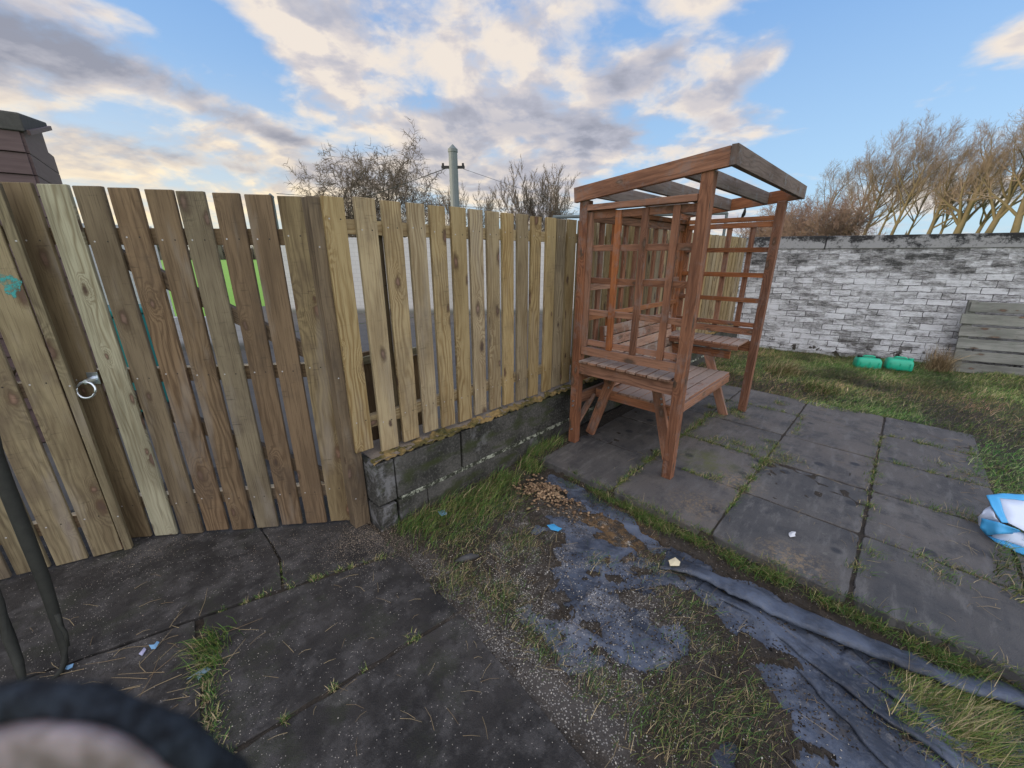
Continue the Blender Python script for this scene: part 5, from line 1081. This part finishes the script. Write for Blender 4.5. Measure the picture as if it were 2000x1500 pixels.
# ------------------------------------------------------------ dark stems at the left
ds = empty('shrub_stem', P(104, 1322)); tag(ds, 'dark bare stem with a hooked foot in front of the left gate', 'stem', 'dark stems at the left edge')
def stemp(l, D0, D1): n = len(l); return [Q(u, v, D0 + (D1 - D0) * i / (n - 1)) - ds.location for i, (u, v) in enumerate(l)]
mb = MB(); base = P(100, 1330, .0); Db = (base - CAM).dot(FW)
mb.tube(stemp([(98, 1332), (118, 1312), (127, 1292), (124, 1262), (108, 1205), (84, 1130), (52, 1050), (18, 965), (-10, 890), (-30, 800)], Db, Db + .22), [.007, .010, .0115, .014, .017, .0195, .0215, .022, .022, .021], 9); mb.build('main_stem', M_stem, ds, bevel=0, smooth=True)
mb = MB(); mb.tube(stemp([(112, 1200), (118, 1222), (128, 1235), (134, 1262)], Db + .02, Db), [.008, .006, .006, .004], 7); mb.build('side_shoot', M_stem, ds, bevel=0, smooth=True)
d2 = empty('shrub_stem', P(42, 1328)); tag(d2, 'thinner dark bare stem nearest the lower left corner', 'stem', 'dark stems at the left edge'); ds = d2
mb = MB(); mb.tube(stemp([(44, 1330), (36, 1295), (18, 1245), (-6, 1180), (-40, 1090)], Db - .08, Db + .05), [.010, .014, .017, .018, .018], 9); mb.build('main_stem', M_stem, d2, bevel=0, smooth=True)

# ------------------------------------------------------------ finger with a dark cuff close to the lens
fg = empty('gloved_finger', Q(120, 1560, .055)); tag(fg, 'blurred pale fingertip with a dark navy glove edge at the bottom left corner', 'finger')
def FP(u, v, D): return Q(u, v, D) - fg.location
def blob(name, rings, mat):
    bm = bmesh.new(); R2 = []
    for ring_ in rings: R2.append([bm.verts.new(p) for p in ring_])
    for a, b in zip(R2[:-1], R2[1:]):
        for k in range(len(a)): bm.faces.new((a[k], a[(k + 1) % len(a)], b[(k + 1) % len(b)], b[k]))
    bm.faces.new(R2[-1]); bm.faces.new(R2[0][::-1]); bmesh.ops.recalc_face_normals(bm, faces=bm.faces)
    me = bpy.data.meshes.new(name); bm.to_mesh(me); bm.free(); me.materials.append(mat); me.polygons.foreach_set('use_smooth', [True] * len(me.polygons)); o = link(bpy.data.objects.new(name, me), fg); s = o.modifiers.new('s', 'SUBSURF'); s.levels = s.render_levels = 2; return o
def oval(cu, cv, ru, rv, D, n=20): return [FP(cu + ru * math.cos(2 * math.pi * k / n), cv + rv * math.sin(2 * math.pi * k / n), D) for k in range(n)]
blob('fingertip', [oval(80, 1700, 190, 160, .046), oval(95, 1692, 290, 256, .0478), oval(112, 1690, 330, 296, .052), oval(118, 1690, 345, 306, .062), oval(115, 1700, 300, 270, .075)], M_skin)
tor = []
for k in range(36):
    a = 2 * math.pi * k / 36; c = Vector((110 + 395 * math.cos(a), 1690 + 322 * math.sin(a), 0)); tor.append(FP(c.x + 14 * math.sin(3 * a + 1), c.y + 10 * math.sin(4 * a), .056 + .0012 * math.sin(2 * a)))
mb = MB(); mb.tube(tor + tor[:1], [.0036 + .0006 * math.sin(2.3 * q) for q in range(36)] + [.0036], 14, cap=False); mb.build('glove_edge', M_rim, fg, bevel=0, smooth=True)

# ------------------------------------------------------------ unseen building added left of frame to keep low sun off the yard
S2 = Vector((-SD.x, -SD.y, 0)).normalized(); NN = Vector((-S2.y, S2.x, 0))
hs = empty('shade_building', (0, 0, 0)); hc = Vector((-.847, -1.918, 0)) - S2 * 13.
hs.location = hc; hs.rotation_euler = (0, 0, math.atan2(S2.y, S2.x)); tag(hs, 'two storey rendered building added out of view to shade the yard', 'shade_building')
ny0, ny1 = -9.0, 9.6
mb = MB(); mb.box(Matrix.Translation((-4, (ny0 + ny1) / 2, -.05)), 8, ny1 - ny0, 5.0); mb.build('shade_building_wall', M_wall, hs, bevel=0)
me = bpy.data.meshes.new('roof'); me.from_pydata([(-8.3, ny0 - .2, 4.95), (.3, ny0 - .2, 4.95), (.3, ny1 + .2, 4.95), (-8.3, ny1 + .2, 4.95), (-4, ny0 - .2, 7.2), (-4, ny1 + .2, 7.2)], [], [(0, 1, 4), (2, 3, 5), (1, 2, 5, 4), (3, 0, 4, 5), (3, 2, 1, 0)])
me.materials.append(M_tile); link(bpy.data.objects.new('roof', me), hs)
for y in (-7, -4, -1, 2, 5, 8):
    for z in (1.0, 3.4): mb = MB(); mb.box(Matrix.Translation((.01, y, z)), .05, 1.1, 1.1); mb.build('window', M_glass, hs, bevel=0)
